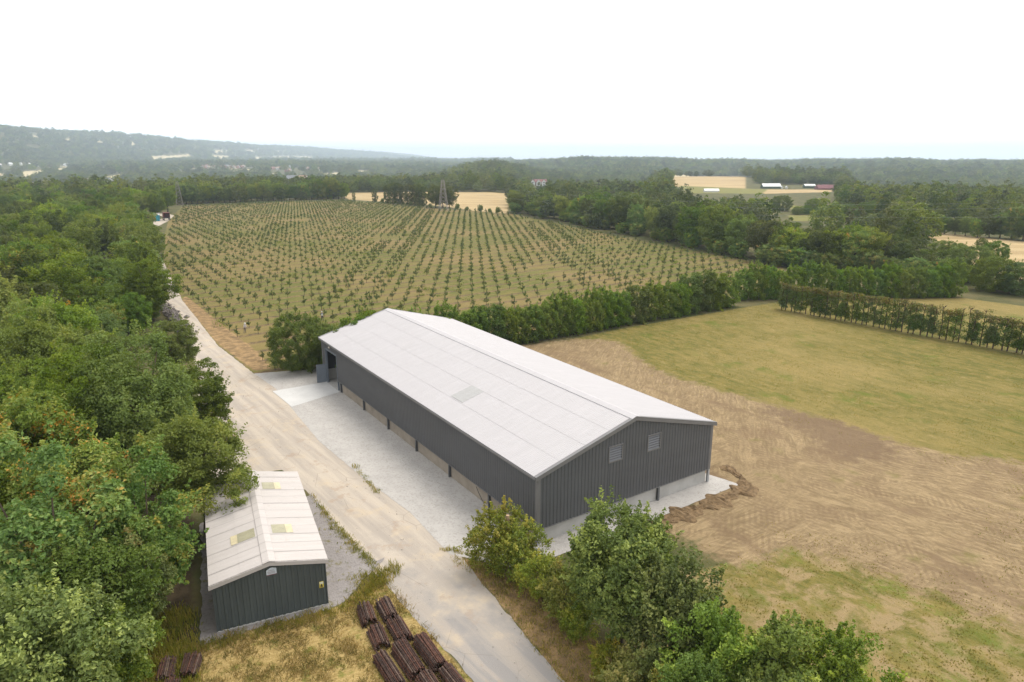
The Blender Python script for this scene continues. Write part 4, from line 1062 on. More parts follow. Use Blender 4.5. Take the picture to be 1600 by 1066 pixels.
# trees along the road verge, front right
for key, x, y, s, lab in (
    ('maple_n', 6.4, 34.8, 1.0, 'tallest maple with pale new leaves, in front of the barn corner'),
    ('maple_n2', 8.6, 30.6, 1.12, 'maple right of the tallest one, beside the bare soil'),
    ('maple_n2', 10.2, 28.6, 1.0, 'maple in the middle of the row by the bare soil'),
    ('maple_n2', 12.3, 27.3, 1.02, 'maple second from the right end of the verge row'),
    ('maple_n2', 14.9, 26.5, .98, 'maple at the right end of the verge row'),
    ('maple_n2', 9.0, 26.6, .82, 'maple at the bottom edge in front of the verge row'),
    ('maple_n2', 11.2, 24.4, .85, 'maple low at the bottom edge right of middle')):
    put(key, x, y, s, lab, 'maples along the road verge')
for x, y, s, lab in ((-.9, 42.3, 1.1, 'yellowish leafy bush at the near corner of the gravel yard'), (.6, 41.2, .95, 'bush filling the gap between gravel corner and barn corner post'), (2.0, 38.8, .8, 'straggly yellow-green bush below the barn corner'), (3.3, 37.0, .85, 'thin bush left of the tallest maple'), (4.0, 35.2, .6, 'low yellowing bush under the tallest maple'),
                     (5.3, 31.6, .6, 'low yellowing bush beside the bare maple trunk'), (6.3, 29.6, .8, 'thicket bush at the bottom edge under the maples'), (7.6, 27.6, .85, 'leafy bush at the bottom edge between verge and maples')):
    put('bush_n', x, y, s, lab, 'bushes along the road verge', name='shrub')
mb = MB(); mb.tube([(0, 0, 0), (.08, .03, 2.2), (.05, .1, 4.3)], [.16, .14, .12], 8); o = mb.build('tree_stump', surf('cut_wood', (0.40, 0.28, 0.18), .9, .25, 2)); o.location = (-.35, 42.1, 0); tag(o, 'pale broken tree stem standing in the yellowish bush', 'stump')

# trees round the pylon, on the orchard's far edge
for i, (u, v, h) in enumerate(((553, 313, 5), (586, 315.5, 8), (606, 318, 11), (614, 318.5, 12.5), (622, 319, 12.5), (629, 319.5, 11.5), (640, 320.5, 12), (648, 321, 12), (655, 321.5, 12.5), (661, 322, 11))):
    x, y = g(u, v); put('poplar_m', x, y, h / 12, f'dark narrow tree on the far orchard edge, {nth(i + 1)} from the left', 'narrow trees on the far orchard edge')
for u, v, h, lab in ((681, 325, 13.5, 'dark tree just left of the lattice pylon'), (702, 325, 12, 'dark tree behind the lattice pylon'), (692, 324, 15, 'tallest dark tree hidden by the lattice pylon')):
    x, y = g(u, v); put('oak_m', x, y, h / 13, lab)
for i, (u, v, h) in enumerate(((672, 326, 3), (715, 328, 3.5), (730, 330, 2.5), (751, 332, 4), (765, 333, 2.5), (778, 334, 3.5), (642, 322, 3), (598, 317, 3))):
    x, y = g(u, v); put('oak_m2', x, y, h / 12, f'low bush on the far orchard edge, {nth(i + 1)} counted from the pylon', 'low bushes on the far orchard edge', name='shrub')
# front of the wood closing the orchard at the far left
k = 0
for u in np.arange(283, 545, 8.5):
    v = np.interp(u, [283, 430, 545], [321, 315, 312]); x, y = g(u, v - 1.5); k += 1
    put(['oak_m2', 'dark_m', 'ash_m', 'oak_m2'][int(rw.integers(0, 4))], x, y, rw.uniform(.75, 1.1) * (1.15 if 470 < u < 535 else 1), f'tree in the wall of wood across the far orchard end, {nth(k)} from the left', 'trees closing the far orchard end')
for i in range(2, 4): pass
print('individual trees', len(placed))


# ------------------------------------------------------------------ far woods (one mass): instanced crowns
HIDDEN = bpy.data.collections.new('far_crowns')       # never linked: only a source for the woods
def solid_proto(key, nm):
    root = PROTO[key]; bm = bmesh.new(); mats = []
    me = [c for c in root.children if c.name.startswith('crown')][0].data
    o = bpy.data.objects.new(nm, me); HIDDEN.objects.link(o)
for i, k in enumerate(('far_a', 'far_b', 'far_c', 'far_d')): solid_proto(k, f'crown_{i}')


def scatter(name, pts, scl, rot, idx, coll, kind='stuff', flat=None):
    me = bpy.data.meshes.new(name); me.vertices.add(len(pts)); me.vertices.foreach_set('co', np.asarray(pts, np.float32).ravel())
    flat = np.asarray(scl) if flat is None else flat
    for a, v, t in (('sclz', flat, 'FLOAT'), ('scl', scl, 'FLOAT'), ('rot', rot, 'FLOAT'), ('pick', idx, 'INT')):
        x = me.attributes.new(a, t, 'POINT'); x.data.foreach_set('value', np.asarray(v, np.float32 if t == 'FLOAT' else np.int32))
    o = link(name, me); tag(o, kind=kind)
    ng = bpy.data.node_groups.new(name, 'GeometryNodeTree'); ng.interface.new_socket('Geometry', in_out='INPUT', socket_type='NodeSocketGeometry'); ng.interface.new_socket('Geometry', in_out='OUTPUT', socket_type='NodeSocketGeometry')
    N = ng.nodes; gi = N.new('NodeGroupInput'); go = N.new('NodeGroupOutput'); ip = N.new('GeometryNodeInstanceOnPoints'); ci = N.new('GeometryNodeCollectionInfo')
    ci.inputs['Collection'].default_value = coll; ci.inputs['Separate Children'].default_value = True; ci.inputs['Reset Children'].default_value = True
    def na(nm, t): q = N.new('GeometryNodeInputNamedAttribute'); q.data_type = t; q.inputs[0].default_value = nm; return q.outputs[0]
    cx = N.new('ShaderNodeCombineXYZ'); Lk = ng.links.new
    Lk(na('rot', 'FLOAT'), cx.inputs[2]); Lk(gi.outputs[0], ip.inputs['Points']); Lk(ci.outputs[0], ip.inputs['Instance']); ip.inputs['Pick Instance'].default_value = True
    Lk(na('pick', 'INT'), ip.inputs['Instance Index']); Lk(cx.outputs[0], ip.inputs['Rotation']); cs_ = N.new('ShaderNodeCombineXYZ'); Lk(na('scl', 'FLOAT'), cs_.inputs[0]); Lk(na('scl', 'FLOAT'), cs_.inputs[1]); Lk(na('sclz', 'FLOAT'), cs_.inputs[2]); Lk(cs_.outputs[0], ip.inputs['Scale']); Lk(ip.outputs[0], go.inputs[0])
    md = o.modifiers.new('scatter', 'NODES'); md.node_group = ng
    return o


# ground that must stay open to view: fields, yards and buildings in the distance
OPEN = [[(530, 301), (800, 300), (795, 334), (700, 330), (545, 312)], [(1047, 274), (1182, 275), (1180, 296), (1130, 302), (1050, 292)], [(1160, 285), (1310, 287), (1308, 304), (1190, 304), (1160, 298)],
        [(1140, 317), (1215, 318), (1395, 333), (1395, 342), (1240, 346), (1150, 322)], [(1425, 357), (1640, 380), (1640, 450), (1530, 425), (1430, 365)], [(40, 286), (110, 286), (112, 292), (40, 292)],
        [(200, 285), (200, 330), (545, 312), (545, 318), (250, 350)], [(1075, 296), (1125, 296), (1125, 301), (1075, 301)],
        ]
VILLAGE = [[(270, 256), (400, 259), (400, 266), (270, 266)], [(420, 259), (500, 261), (500, 273), (420, 271)], [(0, 255), (115, 254), (112, 262), (0, 263)]]
SITE = [(-420, -20), (-340, 300), (-215, 425), (-170, 455), g(430, 315), g(545, 311), g(700, 322), (-2, 385), (40, 265), (92, 205), (128, 176), (160, 240), g(1440, 350), g(1640, 372), (260, 200), (150, 60), (60, -40)]


def far_points(r0, r1, sp, h, rng, jit=.38, scale=1.0):
    out = []
    r = r0
    while r < r1:
        n = int(r * R(94) / sp)
        if n < 1: break
        a = -R(47) + R(94) * (np.arange(n) + rng.uniform(-jit, jit, n) + .5) / n; rr = r + rng.uniform(-jit, jit, n) * sp
        out.append(np.stack([rr * np.sin(a), rr * np.cos(a)], 1)); r += sp
    p = np.concatenate(out); x, y = p[:, 0], p[:, 1]; z = terrain(x, y); keep = ~inside(SITE, x, y)
    keep &= ~pale_mask(x, y)
    for q in WHEATS + GREENS: keep &= ~inside(q, x, y)
    for f in (0.15, .5, .95):
        u, v = proj(x, y, z + h * f)
        for poly in OPEN: keep &= ~inside(poly, u, v)
    hp = ground_at(841, 291); front = y < hp[1] + 9
    for f in (.15, .55, .95): u, v = proj(x, y, z + h * f); keep &= ~(inside([(826, 277), (857, 277), (858, 291), (826, 291)], u, v) & front)
    thin = rng.random(len(x)) < .72
    for poly in VILLAGE:
        for f in (0.3, .95): u, v = proj(x, y, z + h * f); keep &= ~(inside(poly, u, v) & thin)
    # clearings
    cl = np.sin(x / 97 + 2) * np.sin(y / 143) + .6 * np.sin(x / 41 + y / 67)
    keep &= (cl < 1.15)
    return np.stack([x, y, z - .4], 1)[keep]


rf = np.random.default_rng(77)
parts_ = [(far_points(215, 900, 8.2, 12, rf), 1.0), (far_points(900, 2000, 11.5, 15, rf), 1.3), (far_points(2000, 4200, 22, 18, rf), 1.9)]
pl = far_points(4200, 9500, 46, 20, rf); pl = pl[proj(pl[:, 0], pl[:, 1], pl[:, 2])[0] < 800]; parts_.append((pl, 3.2))
pts = np.concatenate([p for p, s in parts_]); scl = np.concatenate([np.full(len(p), s) for p, s in parts_]) * rf.uniform(.5, 1.3, len(pts))
patch = np.sin(pts[:, 0] / 61 + 1) * np.sin(pts[:, 1] / 77) + rf.normal(0, .45, len(pts))
idx = np.digitize(patch, [-.5, .1, .75])
print('far wood crowns', len(pts))
fw = scatter('far_woods', pts, scl, rf.uniform(0, 6.28, len(pts)), idx, HIDDEN, flat=np.minimum(scl, .9 + .55 * (scl - .9)) * rf.uniform(.75, 1.15, len(pts)))
tag(fw, 'continuous mass of distant woodland filling the valley and covering the hills', 'woodland')
for k in list(PROTO):
    discard(PROTO[k])

# ------------------------------------------------------------------ orchard
M_YBARK = surf('young_bark', (0.085, 0.062, 0.045), .9, .2, 4)
def sapling(seed):
    rng = np.random.default_rng(seed); root = thing('orchard_tree', 'young orchard tree with dark leaves in the mown rows', 'tree', group='young trees in the orchard rows')
    mb = MB(); h = rng.uniform(1.75, 2.3); mb.tube([(0, 0, 0), (.02, .01, h * .5), (0, .03, h)], [.055, .045, .02], 6); P = []
    for k in range(7):
        a = rng.uniform(0, 6.28); l = rng.uniform(.35, .75); e = (math.cos(a) * l, math.sin(a) * l, rng.uniform(.85, 1.45)); mb.tube([(0, 0, rng.uniform(.6, .9)), e], [.025, .01], 4); P += [e, (e[0] * .6, e[1] * .6, e[2] * .92)]
    P += [(0, 0, h * .75), (0, 0, h * .9), (0, 0, h)]
    mb.build('trunk', M_YBARK, root); P = np.array(P); C = np.repeat(P, 13, 0) + rng.normal(0, .12, (len(P) * 13, 3))
    link('crown', leaf_mesh('crown', C, unit(rng.normal(size=C.shape) + [0, 0, .7]), .22, .13, rng.normal(.4, .25, len(C)), LF['young'], rng), root); return root
SAP = [sapling(90 + i) for i in range(5)]
saps = []
for i in range(-20, 130):
    for j in range(-60, 90):
        p = OO + OA * i + OB * j
        if p[1] < 60 or p[1] > 520: continue
        saps.append(p)
        if (i * 7 + j * 13) % 20 < 2: saps.append(p + OA * .5)      # the odd younger tree set between
saps = np.array(saps) + RNG.normal(0, .11, (len(saps), 2))
sd = sdist(ORCH, saps[:, 0], saps[:, 1]); saps = saps[(sd < -1.6)]
gap = (np.sin(saps[:, 0] / 17 + 1) * np.sin(saps[:, 1] / 23 + .5) > .93) | (RNG.random(len(saps)) < .05); saps = saps[~gap]
saps = saps[np.argsort(np.hypot(saps[:, 0], saps[:, 1]))]
vis = [s for s in saps if -20 < proj(s[0], s[1], 1)[0] < 1620]
print('orchard trees', len(saps))
first = 300
for k, p in enumerate(vis[:first]):
    s = RNG.uniform(.62, .95); copy_tree(SAP[int(RNG.integers(0, 5))], (p[0], p[1], 0), RNG.uniform(0, 6.28), (s * .95, s * .95, s * 1.08))
# remaining rows as one mass
SAPC = bpy.data.collections.new('orchard_crowns')
for i, s in enumerate(SAP):
    cr = [c for c in s.children if c.name.startswith('crown')][0]; tr = [c for c in s.children if c.name.startswith('trunk')][0]
    bm = bmesh.new(); bm.from_mesh(cr.data); nf = len(bm.faces); bm.from_mesh(tr.data)
    me = bpy.data.meshes.new('sapling'); bm.to_mesh(me); bm.free(); me.materials.append(LF['young']); me.materials.append(M_YBARK)
    mi = np.zeros(len(me.polygons), np.int32); mi[nf:] = 1; me.polygons.foreach_set('material_index', mi)
    SAPC.objects.link(bpy.data.objects.new(f'sapling_{i}', me))
rest = np.array(vis[first:]); n = len(rest)
orr = scatter('orchard_rows', np.column_stack([rest, np.zeros(n)]), RNG.uniform(.64, .98, n), RNG.uniform(0, 6.28, n), RNG.integers(0, 5, n), SAPC)
tag(orr, 'farther rows of small dark orchard trees running to the horizon wood', 'orchard rows')
for s in SAP: discard(s)

# ------------------------------------------------------------------ weeds, grass, clods (uncountable)
def tuft_field(name, pts, hgt, nb, mat, rng, spread=.18, wd=.02, tint=None, lean=.5, label=None, cat=None):
    n = len(pts) * nb; C = np.repeat(np.asarray(pts), nb, 0); H = np.repeat(hgt * rng.uniform(.5, 1.3, len(pts)), nb) * rng.uniform(.6, 1.2, n)
    b = C + np.column_stack([rng.normal(0, spread, (n, 2)), np.zeros(n)]); a = rng.uniform(0, 6.28, n); l = rng.uniform(.1, lean, n) * H
    tip = b + np.column_stack([np.cos(a) * l, np.sin(a) * l, H]); w = np.column_stack([-np.sin(a), np.cos(a), np.zeros(n)]) * wd
    mid = b * .5 + tip * .5 + np.column_stack([np.zeros((n, 2)), H * .12])
    V = np.stack([b - w, b + w, mid + w * .8, tip, mid - w * .8], 1).reshape(-1, 3); F = np.arange(5 * n).reshape(n, 5)
    t = np.repeat(np.repeat(rng.uniform(0, 1, len(pts)), nb) * .6 + rng.uniform(0, .4, n), 5)
    o = link(name, mesh_np(name, V, F, [mat], {'tint': t})); return tag(o, label, cat, kind='stuff')
M_GRASS = mat_leaf('dry_grass', [(0.13, 0.155, 0.026), (0.24, 0.21, 0.05), (0.42, 0.31, 0.105), (0.52, 0.39, 0.17)], .45, .8)
M_GGRASS = mat_leaf('green_grass', [(0.128, 0.170, 0.024), (0.256, 0.246, 0.048), (0.464, 0.357, 0.120)], .5, .8)
def rand_in(poly, n, rng):
    xs = [p[0] for p in poly]; ys = [p[1] for p in poly]; out = np.zeros((0, 2))
    while len(out) < n:
        q = np.column_stack([rng.uniform(min(xs), max(xs), n), rng.uniform(min(ys), max(ys), n)]); out = np.concatenate([out, q[inside(poly, q[:, 0], q[:, 1])]])
    return out[:n]
def z0(p): return np.column_stack([p, np.zeros(len(p))])
rg = np.random.default_rng(3)
gp = rand_in(DRYL, 9000, rg); gp = gp[(np.sin(gp[:, 0] * 1.3 + 1) * np.sin(gp[:, 1] * 1.7 + .6 * gp[:, 0]) + rg.normal(0, .5, len(gp))) > -.25]
tuft_field('dry_grass', z0(gp), .22, 8, M_GRASS, rg, .16, .014, lean=1.6, label='long dry straw-coloured grass in front of the shed', cat='grass')
gp = np.concatenate([rand_in([sl(-2, -1.6), sl(7.8, -1.4), sl(7.6, -.55), sl(-1.5, -.7)], 150, rg), rand_in([sl(7.4, -.7), sl(11.6, 2.8), sl(12.2, 2.0), sl(8.5, -1.9)], 120, rg), rand_in([g(545, 905), g(598, 885), g(608, 905), g(570, 935)], 70, rg), rand_in([g(484, 771), g(530, 826), g(588, 886), g(580, 890), g(520, 832)], 60, rg)])
tuft_field('green_grass', z0(gp), .34, 9, M_GGRASS, rg, .14, .018, lean=.9, label='taller green and yellow grass along the shed gravel', cat='grass')
gp = rand_in(VERGE, 1500, rg); tuft_field('verge_grass', z0(gp), .2, 7, M_GRASS, rg, .15, .016, lean=1.2, label='short dry grass on the verge below the bushes', cat='grass')
gp = rand_in([sl(-7, -6), sl(-1.2, -5.5), sl(-1.4, 3), sl(-5, 4)], 900, rg); tuft_field('shade_grass', z0(gp), .5, 9, M_GGRASS, rg, .18, .024, label='dark green undergrowth at the wood edge left of the shed', cat='grass')
wl = [np.array(g(552, 728)) * (1 - t) + np.array(g(592, 772)) * t for t in rg.random(46)] + [np.array(g(690, 858)) * (1 - t) + np.array(g(770, 872)) * t for t in rg.random(60)]
gp = np.array(wl) + rg.normal(0, .13, (len(wl), 2)); tuft_field('edge_weeds', z0(gp), .22, 8, M_GGRASS, rg, .1, .016, lean=.9, label='thin weeds along the seam between lane and gravel yard', cat='weeds')
gp = np.concatenate([rand_in(SHEDG, 170, rg), rand_in([g(484, 771), g(590, 880), g(570, 882), g(505, 800)], 130, rg)]); gp = gp[~inside([sl(-.3, -.3), sl(7, -.3), sl(7, 13.6), sl(-.3, 13.6)], gp[:, 0], gp[:, 1])]
tuft_field('gravel_weeds', z0(gp), .16, 7, M_GGRASS, rg, .09, .016, lean=1.1, label='sparse weeds growing through the grey shed gravel', cat='weeds')
fp = np.concatenate([rand_in(FIELD, 15000, rg), rand_in([(p[0], p[1]) for p in ((10, 20), (70, 20), (75, 48), (40, 52), (14, 46))], 5000, rg)])
fp = fp[(sdist(SOIL, fp[:, 0], fp[:, 1]) > rg.uniform(-5, 4, len(fp))) & ~inside(YARD, fp[:, 0], fp[:, 1]) & (np.sin(fp[:, 0] * .35 + np.sin(fp[:, 1] * .5)) * np.sin(fp[:, 1] * .42 + 1) + rg.normal(0, .6, len(fp)) > -.2)]
tuft_field('pasture_grass', z0(fp), .075, 6, mat_leaf('pasture_grass', [(0.155, 0.185, 0.034), (0.24, 0.225, 0.05), (0.36, 0.29, 0.09)], .62, .85), rg, .32, .03, lean=2.2, label='short tufty grass over the pasture and the edge of the bare soil', cat='grass')
# weed clumps among the orchard rows
wp = rand_in(ORCH, 900, rg); wp = wp[np.hypot(wp[:, 0], wp[:, 1]) < 330][:420]
C = np.repeat(z0(wp), 60, 0); sz_ = np.repeat(rg.uniform(.35, 1.1, len(wp)), 60)
C = C + np.column_stack([rg.normal(0, 1, (len(C), 2)) * sz_[:, None] * .75, np.abs(rg.normal(0, .38, len(C))) * sz_])
tag(link('orchard_weeds', leaf_mesh('orchard_weeds', C, unit(rg.normal(size=C.shape) + [0, 0, .8]), .26, .15, rg.normal(.5, .3, len(C)), LF['cherry'], rg)), 'scattered dark weed clumps between the orchard trees', 'weeds', kind='stuff')
# clods on the graded soil and the bank of dug earth in front of the gravel strip
M_SOILD = surf('dug_soil', (0.20, 0.135, 0.075), .95, .35, 2.5, .1, bump=.5, dirt=(0.31, 0.22, 0.13))
def rocks(name, pts, size, mat, rng, label, cat):
    base = np.array([(1, 0, 0), (-1, 0, 0), (0, 1, 0), (0, -1, 0), (0, 0, 1), (0, 0, -1)], float); tri = np.array([(0, 2, 4), (2, 1, 4), (1, 3, 4), (3, 0, 4), (2, 0, 5), (1, 2, 5), (3, 1, 5), (0, 3, 5)])
    n = len(pts); s = size * rng.lognormal(0, .45, n); V = (base[None] * rng.uniform(.6, 1.3, (n, 6, 1))) * s[:, None, None] * np.array([1, 1, .7]); a = rng.uniform(0, 6.28, n)
    c, sn = np.cos(a)[:, None], np.sin(a)[:, None]; X = V[:, :, 0] * c - V[:, :, 1] * sn; Y = V[:, :, 0] * sn + V[:, :, 1] * c; V = np.stack([X, Y, V[:, :, 2]], -1) + np.asarray(pts)[:, None, :]
    F = (tri[None] + (np.arange(n) * 6)[:, None, None]).reshape(-1, 3)
    return tag(link(name, mesh_np(name, V.reshape(-1, 3), F, [mat])), label, cat, kind='stuff')
rp = rand_in(SOIL, 4200, rg); rocks('soil_clods', z0(rp), .028, surf('clod', (0.27, 0.185, 0.105), .95, .3, 2), rg, 'loose clods scattered over the graded bare soil', 'clods')
sp_ = np.concatenate([rand_in(ROAD, 2600, rg), rand_in(YARD, 900, rg)]); sp_ = sp_[(np.hypot(sp_[:, 0], sp_[:, 1]) < 110)]
rocks('loose_stones', np.column_stack([sp_, np.full(len(sp_), .03)]), .026, surf('stone', (0.40, 0.36, 0.31), .95, .35, 2), rg, 'loose pale stones scattered over the lane and gravel yard', 'stones')
bank = [np.array(g(1000, 832)), np.array(g(1045, 807)), np.array(g(1095, 790)), np.array(g(1160, 762)), np.array(g(1150, 745)), np.array(g(1125, 728))]
nu, nv = 90, 11; V = []
cs = np.cumsum([0] + [np.linalg.norm(b - a) for a, b in zip(bank, bank[1:])]); rb = np.random.default_rng(9)
for i in range(nu):
    s = cs[-1] * i / (nu - 1); p = np.array([np.interp(s, cs, [q[k] for q in bank]) for k in (0, 1)]); s2 = min(s + .3, cs[-1]); q = np.array([np.interp(s2, cs, [b[k] for b in bank]) for k in (0, 1)]) - p if s < cs[-1] - .31 else q
    nn = np.array([q[1], -q[0]]) / (np.linalg.norm(q) + 1e-9); hw = 1.25 * (.75 + .35 * math.sin(i * .31) + .2 * math.sin(i * .83)) * (1 if s < cs[-1] * .75 else .55); hh = .55 * (.34 + .14 * math.sin(i * .53 + 1) + .08 * rb.normal()) * min(1, i / 6, (nu - 1 - i) / 12)
    for j in range(nv):
        t = j / (nv - 1) * 2 - 1; V.append((*(p + nn * (t * hw + .35) + rb.normal(0, .04, 2)), max(0, hh * (1 - t * t) + rb.normal(0, .045) * (1 - t * t)) + (.01 if abs(t) < 1 else -.05)))
F = [(i * nv + j, i * nv + j + 1, (i + 1) * nv + j + 1, (i + 1) * nv + j) for i in range(nu - 1) for j in range(nv - 1)]
sbm = mesh_np('soil_bank', V, F, [M_SOILD], smooth=False); o = link('soil_bank', sbm); tag(o, kind='structure')
# rubble strip on the left side of the lane
rpts = []
for k in range(700):
    t = rg.random(); p = np.array(g(262, 478)) * (1 - t) + np.array(g(301, 522)) * t + rg.normal(0, .55, 2) + np.array([-.7, -.3]); rpts.append((p[0], p[1], max(.05, rg.normal(.3, .22))))
rocks('rubble_heap', rpts, .22, surf('rubble', (0.19, 0.165, 0.15), .95, .4, 1.5), rg, 'long low heap of grey rubble beside the narrow lane', 'rubble heap')
o = thing('gate_post', 'dark post with a rail beside the rubble heap on the lane', 'post', (*g(277, 527), 0), 0)
MB().box(-.09, .09, -.09, .09, 0, 1.75).build('post', M_STEEL, o); MB().box(.09, 2.2, -.04, .04, 1.45, 1.56).build('rail', M_BARK, o)
o = thing('timber_stack', 'short dark timbers stacked at the yard edge under the ash branches', 'timber', (*g(340, 668), 0), R(25))
for k, (x, z) in enumerate(((0, 0), (.0, .17), (.02, .34))): MB().box(-1.2, 1.2 - .2 * k, -.22 + x, .22 + x - .08 * k, z, z + .15).build('beam', M_STAKE[k % 3], o)
o = thing('timber_mat', 'weathered slatted timber mat lying flat on the pale yard', 'timber mat', (*g(357, 690), .014), R(116))
for k in range(6): MB().box(-1.5, 1.5, -.75 + k * .27, -.57 + k * .27, .05, .09).build('board', surf('weathered_board', (0.33, 0.235, 0.165), .9, .2, 2) if k == 0 else bpy.data.materials['weathered_board'], o)
for x in (-1.2, 0, 1.2): MB().box(x - .05, x + .05, -.76, .98, 0, .049).build('batten', bpy.data.materials['weathered_board'], o)


# ------------------------------------------------------------------ people in the orchard
def person(label, x, y, rz, shirt, trousers, hat, lean=0.0, skin=(0.50, 0.33, 0.25), back_white=False):
    r = thing('person', label, 'person', (x, y, 0), rz)
    J = {'pel': (0, 0, .92), 'sp': (0, .03 + lean * .3, 1.18), 'ch': (0, .05 + lean * .8, 1.38), 'nk': (0, .06 + lean, 1.50), 'hd': (0, .09 + lean * 1.2, 1.62), 'ht': (0, .08 + lean * 1.3, 1.73),
         'hl': (-.10, 0, .88), 'kl': (-.12, .08, .50), 'al': (-.12, -.02, .09), 'tl': (-.13, .15, .04), 'hr': (.10, 0, .88), 'kr': (.12, .0, .49), 'ar': (.13, -.14, .09), 'tr': (.14, .03, .04),
         'sl': (-.19, .05 + lean * .8, 1.41), 'el': (-.25, .06 + lean, 1.13), 'wl': (-.18, .26 + lean, .98), 'fl': (-.16, .34 + lean, .95), 'sr': (.19, .05 + lean * .8, 1.41), 'er': (.25, .04 + lean, 1.13), 'wr': (.19, .25 + lean, 1.0), 'fr': (.17, .33 + lean, .97)}
    RAD = dict(pel=.15, sp=.135, ch=.155, nk=.058, hd=.098, ht=.07, hl=.10, kl=.068, al=.045, tl=.04, hr=.10, kr=.068, ar=.045, tr=.04, sl=.072, el=.047, wl=.034, fl=.035, sr=.072, er=.047, wr=.034, fr=.035)
    E = [('pel', 'sp'), ('sp', 'ch'), ('ch', 'nk'), ('nk', 'hd'), ('hd', 'ht'), ('pel', 'hl'), ('hl', 'kl'), ('kl', 'al'), ('al', 'tl'), ('pel', 'hr'), ('hr', 'kr'), ('kr', 'ar'), ('ar', 'tr'), ('ch', 'sl'), ('sl', 'el'), ('el', 'wl'), ('wl', 'fl'), ('ch', 'sr'), ('sr', 'er'), ('er', 'wr'), ('wr', 'fr')]
    ks = list(J); vs = [J[k] for k in ks]; es = [(ks.index(a), ks.index(b)) for a, b in E]; rad = [RAD[k] for k in ks]
    for w_, s in (('fl', -1), ('fr', 1)):           # five fingers on each hand
        b = J[w_]
        for q in range(5):
            dx = (-.028 + .014 * q) if q < 4 else -s * .04; ln = (.07, .085, .08, .06, .05)[q]
            vs.append((b[0] + dx, b[1] + ln * .7, b[2] - ln * (.6 if q < 4 else .1))); es.append((ks.index(w_), len(vs) - 1)); rad.append(.009)
    me = bpy.data.meshes.new('body'); me.from_pydata(vs, es, []); o = link('body', me, r)
    md = o.modifiers.new('skin', 'SKIN'); md.use_smooth_shade = True
    for i, s in enumerate(me.skin_vertices[0].data): s.radius = (rad[i], rad[i]); s.use_root = (i == 0)
    o.modifiers.new('sub', 'SUBSURF').levels = 1; o.modifiers['sub'].render_levels = 1
    dg = bpy.context.evaluated_depsgraph_get(); me2 = bpy.data.meshes.new_from_object(o.evaluated_get(dg)); o.modifiers.clear(); o.data = me2
    me2.materials.clear()
    for m in (surf('skin', skin, .6), surf('shirt', shirt, .9, .1, 6), surf('trousers', trousers, .9, .15, 6), surf('boots', (0.05, 0.04, 0.03), .7)): me2.materials.append(m)
    for p in me2.polygons:
        c = p.center; arm = abs(c.x) > .16 and c.z > .86
        p.material_index = 3 if c.z < .12 else 2 if c.z < .97 and not (arm and c.y > .15) else 0 if (c.z > 1.49 or (arm and c.y > .18 + lean)) else 1
    hx = Vector(J['hd']); mb = MB(); n = 12      # hat: domed crown and brim
    prof = [(.17, .03), (.11, .045), (.108, .10), (.085, .135), (.0, .15)] if hat[1] else [(.115, .02), (.112, .08), (.085, .125), (.0, .145)]
    vsx = []; fsx = []
    for rr_, zz in prof:
        for k in range(n): vsx.append((hx.x + rr_ * math.cos(6.2832 * k / n), hx.y + rr_ * math.sin(6.2832 * k / n), hx.z + zz))
    for a in range(len(prof) - 1):
        for k in range(n): fsx.append((a * n + k, a * n + (k + 1) % n, (a + 1) * n + (k + 1) % n, (a + 1) * n + k))
    mb.add(vsx, fsx).build('hat', surf('hat_cloth', hat[0], .9), r, smooth=True)
    mb = MB(); hb = hx + Vector((0, .09, 0))
    mb.box(-.012, .012, hb.y - .005, hb.y + .03, hb.z - .02, hb.z + .012); mb.build('nose', bpy.data.materials['skin'], r)
    mb = MB(); mb.box(-.045, -.025, hb.y - .006, hb.y + .006, hb.z + .012, hb.z + .024); mb.box(.025, .045, hb.y - .006, hb.y + .006, hb.z + .012, hb.z + .024); mb.box(-.025, .025, hb.y - .004, hb.y + .007, hb.z - .05, hb.z - .042); mb.build('face', surf('face_dark', (0.12, 0.06, 0.05), .6), r)
    if back_white:
        MB().box(-.14, .14, -.20 + lean * .6, -.11 + lean * .6, 1.02, 1.36).build('rucksack', surf('white_bag', (0.72, 0.72, 0.72), .8), r)
    return r
p = g(383, 520.5); person('person in white hat and pale shirt standing in the near orchard row', p[0], p[1], R(-110), (0.62, 0.58, 0.60), (0.22, 0.19, 0.18), ((0.80, 0.80, 0.80), True), .05)
p = g(504, 502); person('person in dark clothes with a white pack bending among the orchard trees', p[0], p[1], R(20), (0.05, 0.05, 0.06), (0.04, 0.04, 0.05), ((0.70, 0.70, 0.70), False), .16, back_white=True)

# ------------------------------------------------------------------ toilet cabin and vehicle on the far track
x, y = g(246, 345.5); M_TEAL = surf('teal_plastic', (0.03, 0.27, 0.36), .4, .05, 2, .4)
t = thing('portable_toilet', 'blue portable toilet cabin with pale roof on the far track', 'toilet cabin', (x, y, 0), R(15))
MB().box(-1.0, 1.0, -1.0, 1.0, .12, 2.75).build('body', M_TEAL, t); MB().box(-1.06, 1.06, -1.06, 1.06, 0, .12).build('base', M_DARK, t)
mb = MB(); mb.prism([(-1.06, 2.75), (1.06, 2.75), (1.02, 2.98), (.7, 3.22), (-.7, 3.22), (-1.02, 2.98)], -1.06, 1.06); mb.build('roof', surf('white_plastic', (0.72, 0.74, 0.75), .4), t)
d = MB().box(-.55, .55, -1.05, -1.0, .2, 2.5).build('door', surf('teal_door', (0.05, 0.36, 0.46), .4), t); MB().box(.38, .5, -1.1, -1.051, 1.2, 1.36).build('handle', M_GALV, d)
x, y = g(261, 344.5)
t = thing('farm_truck', 'dark open-fronted farm truck with dull red body on the far track', 'truck', (x, y, 0), R(35))
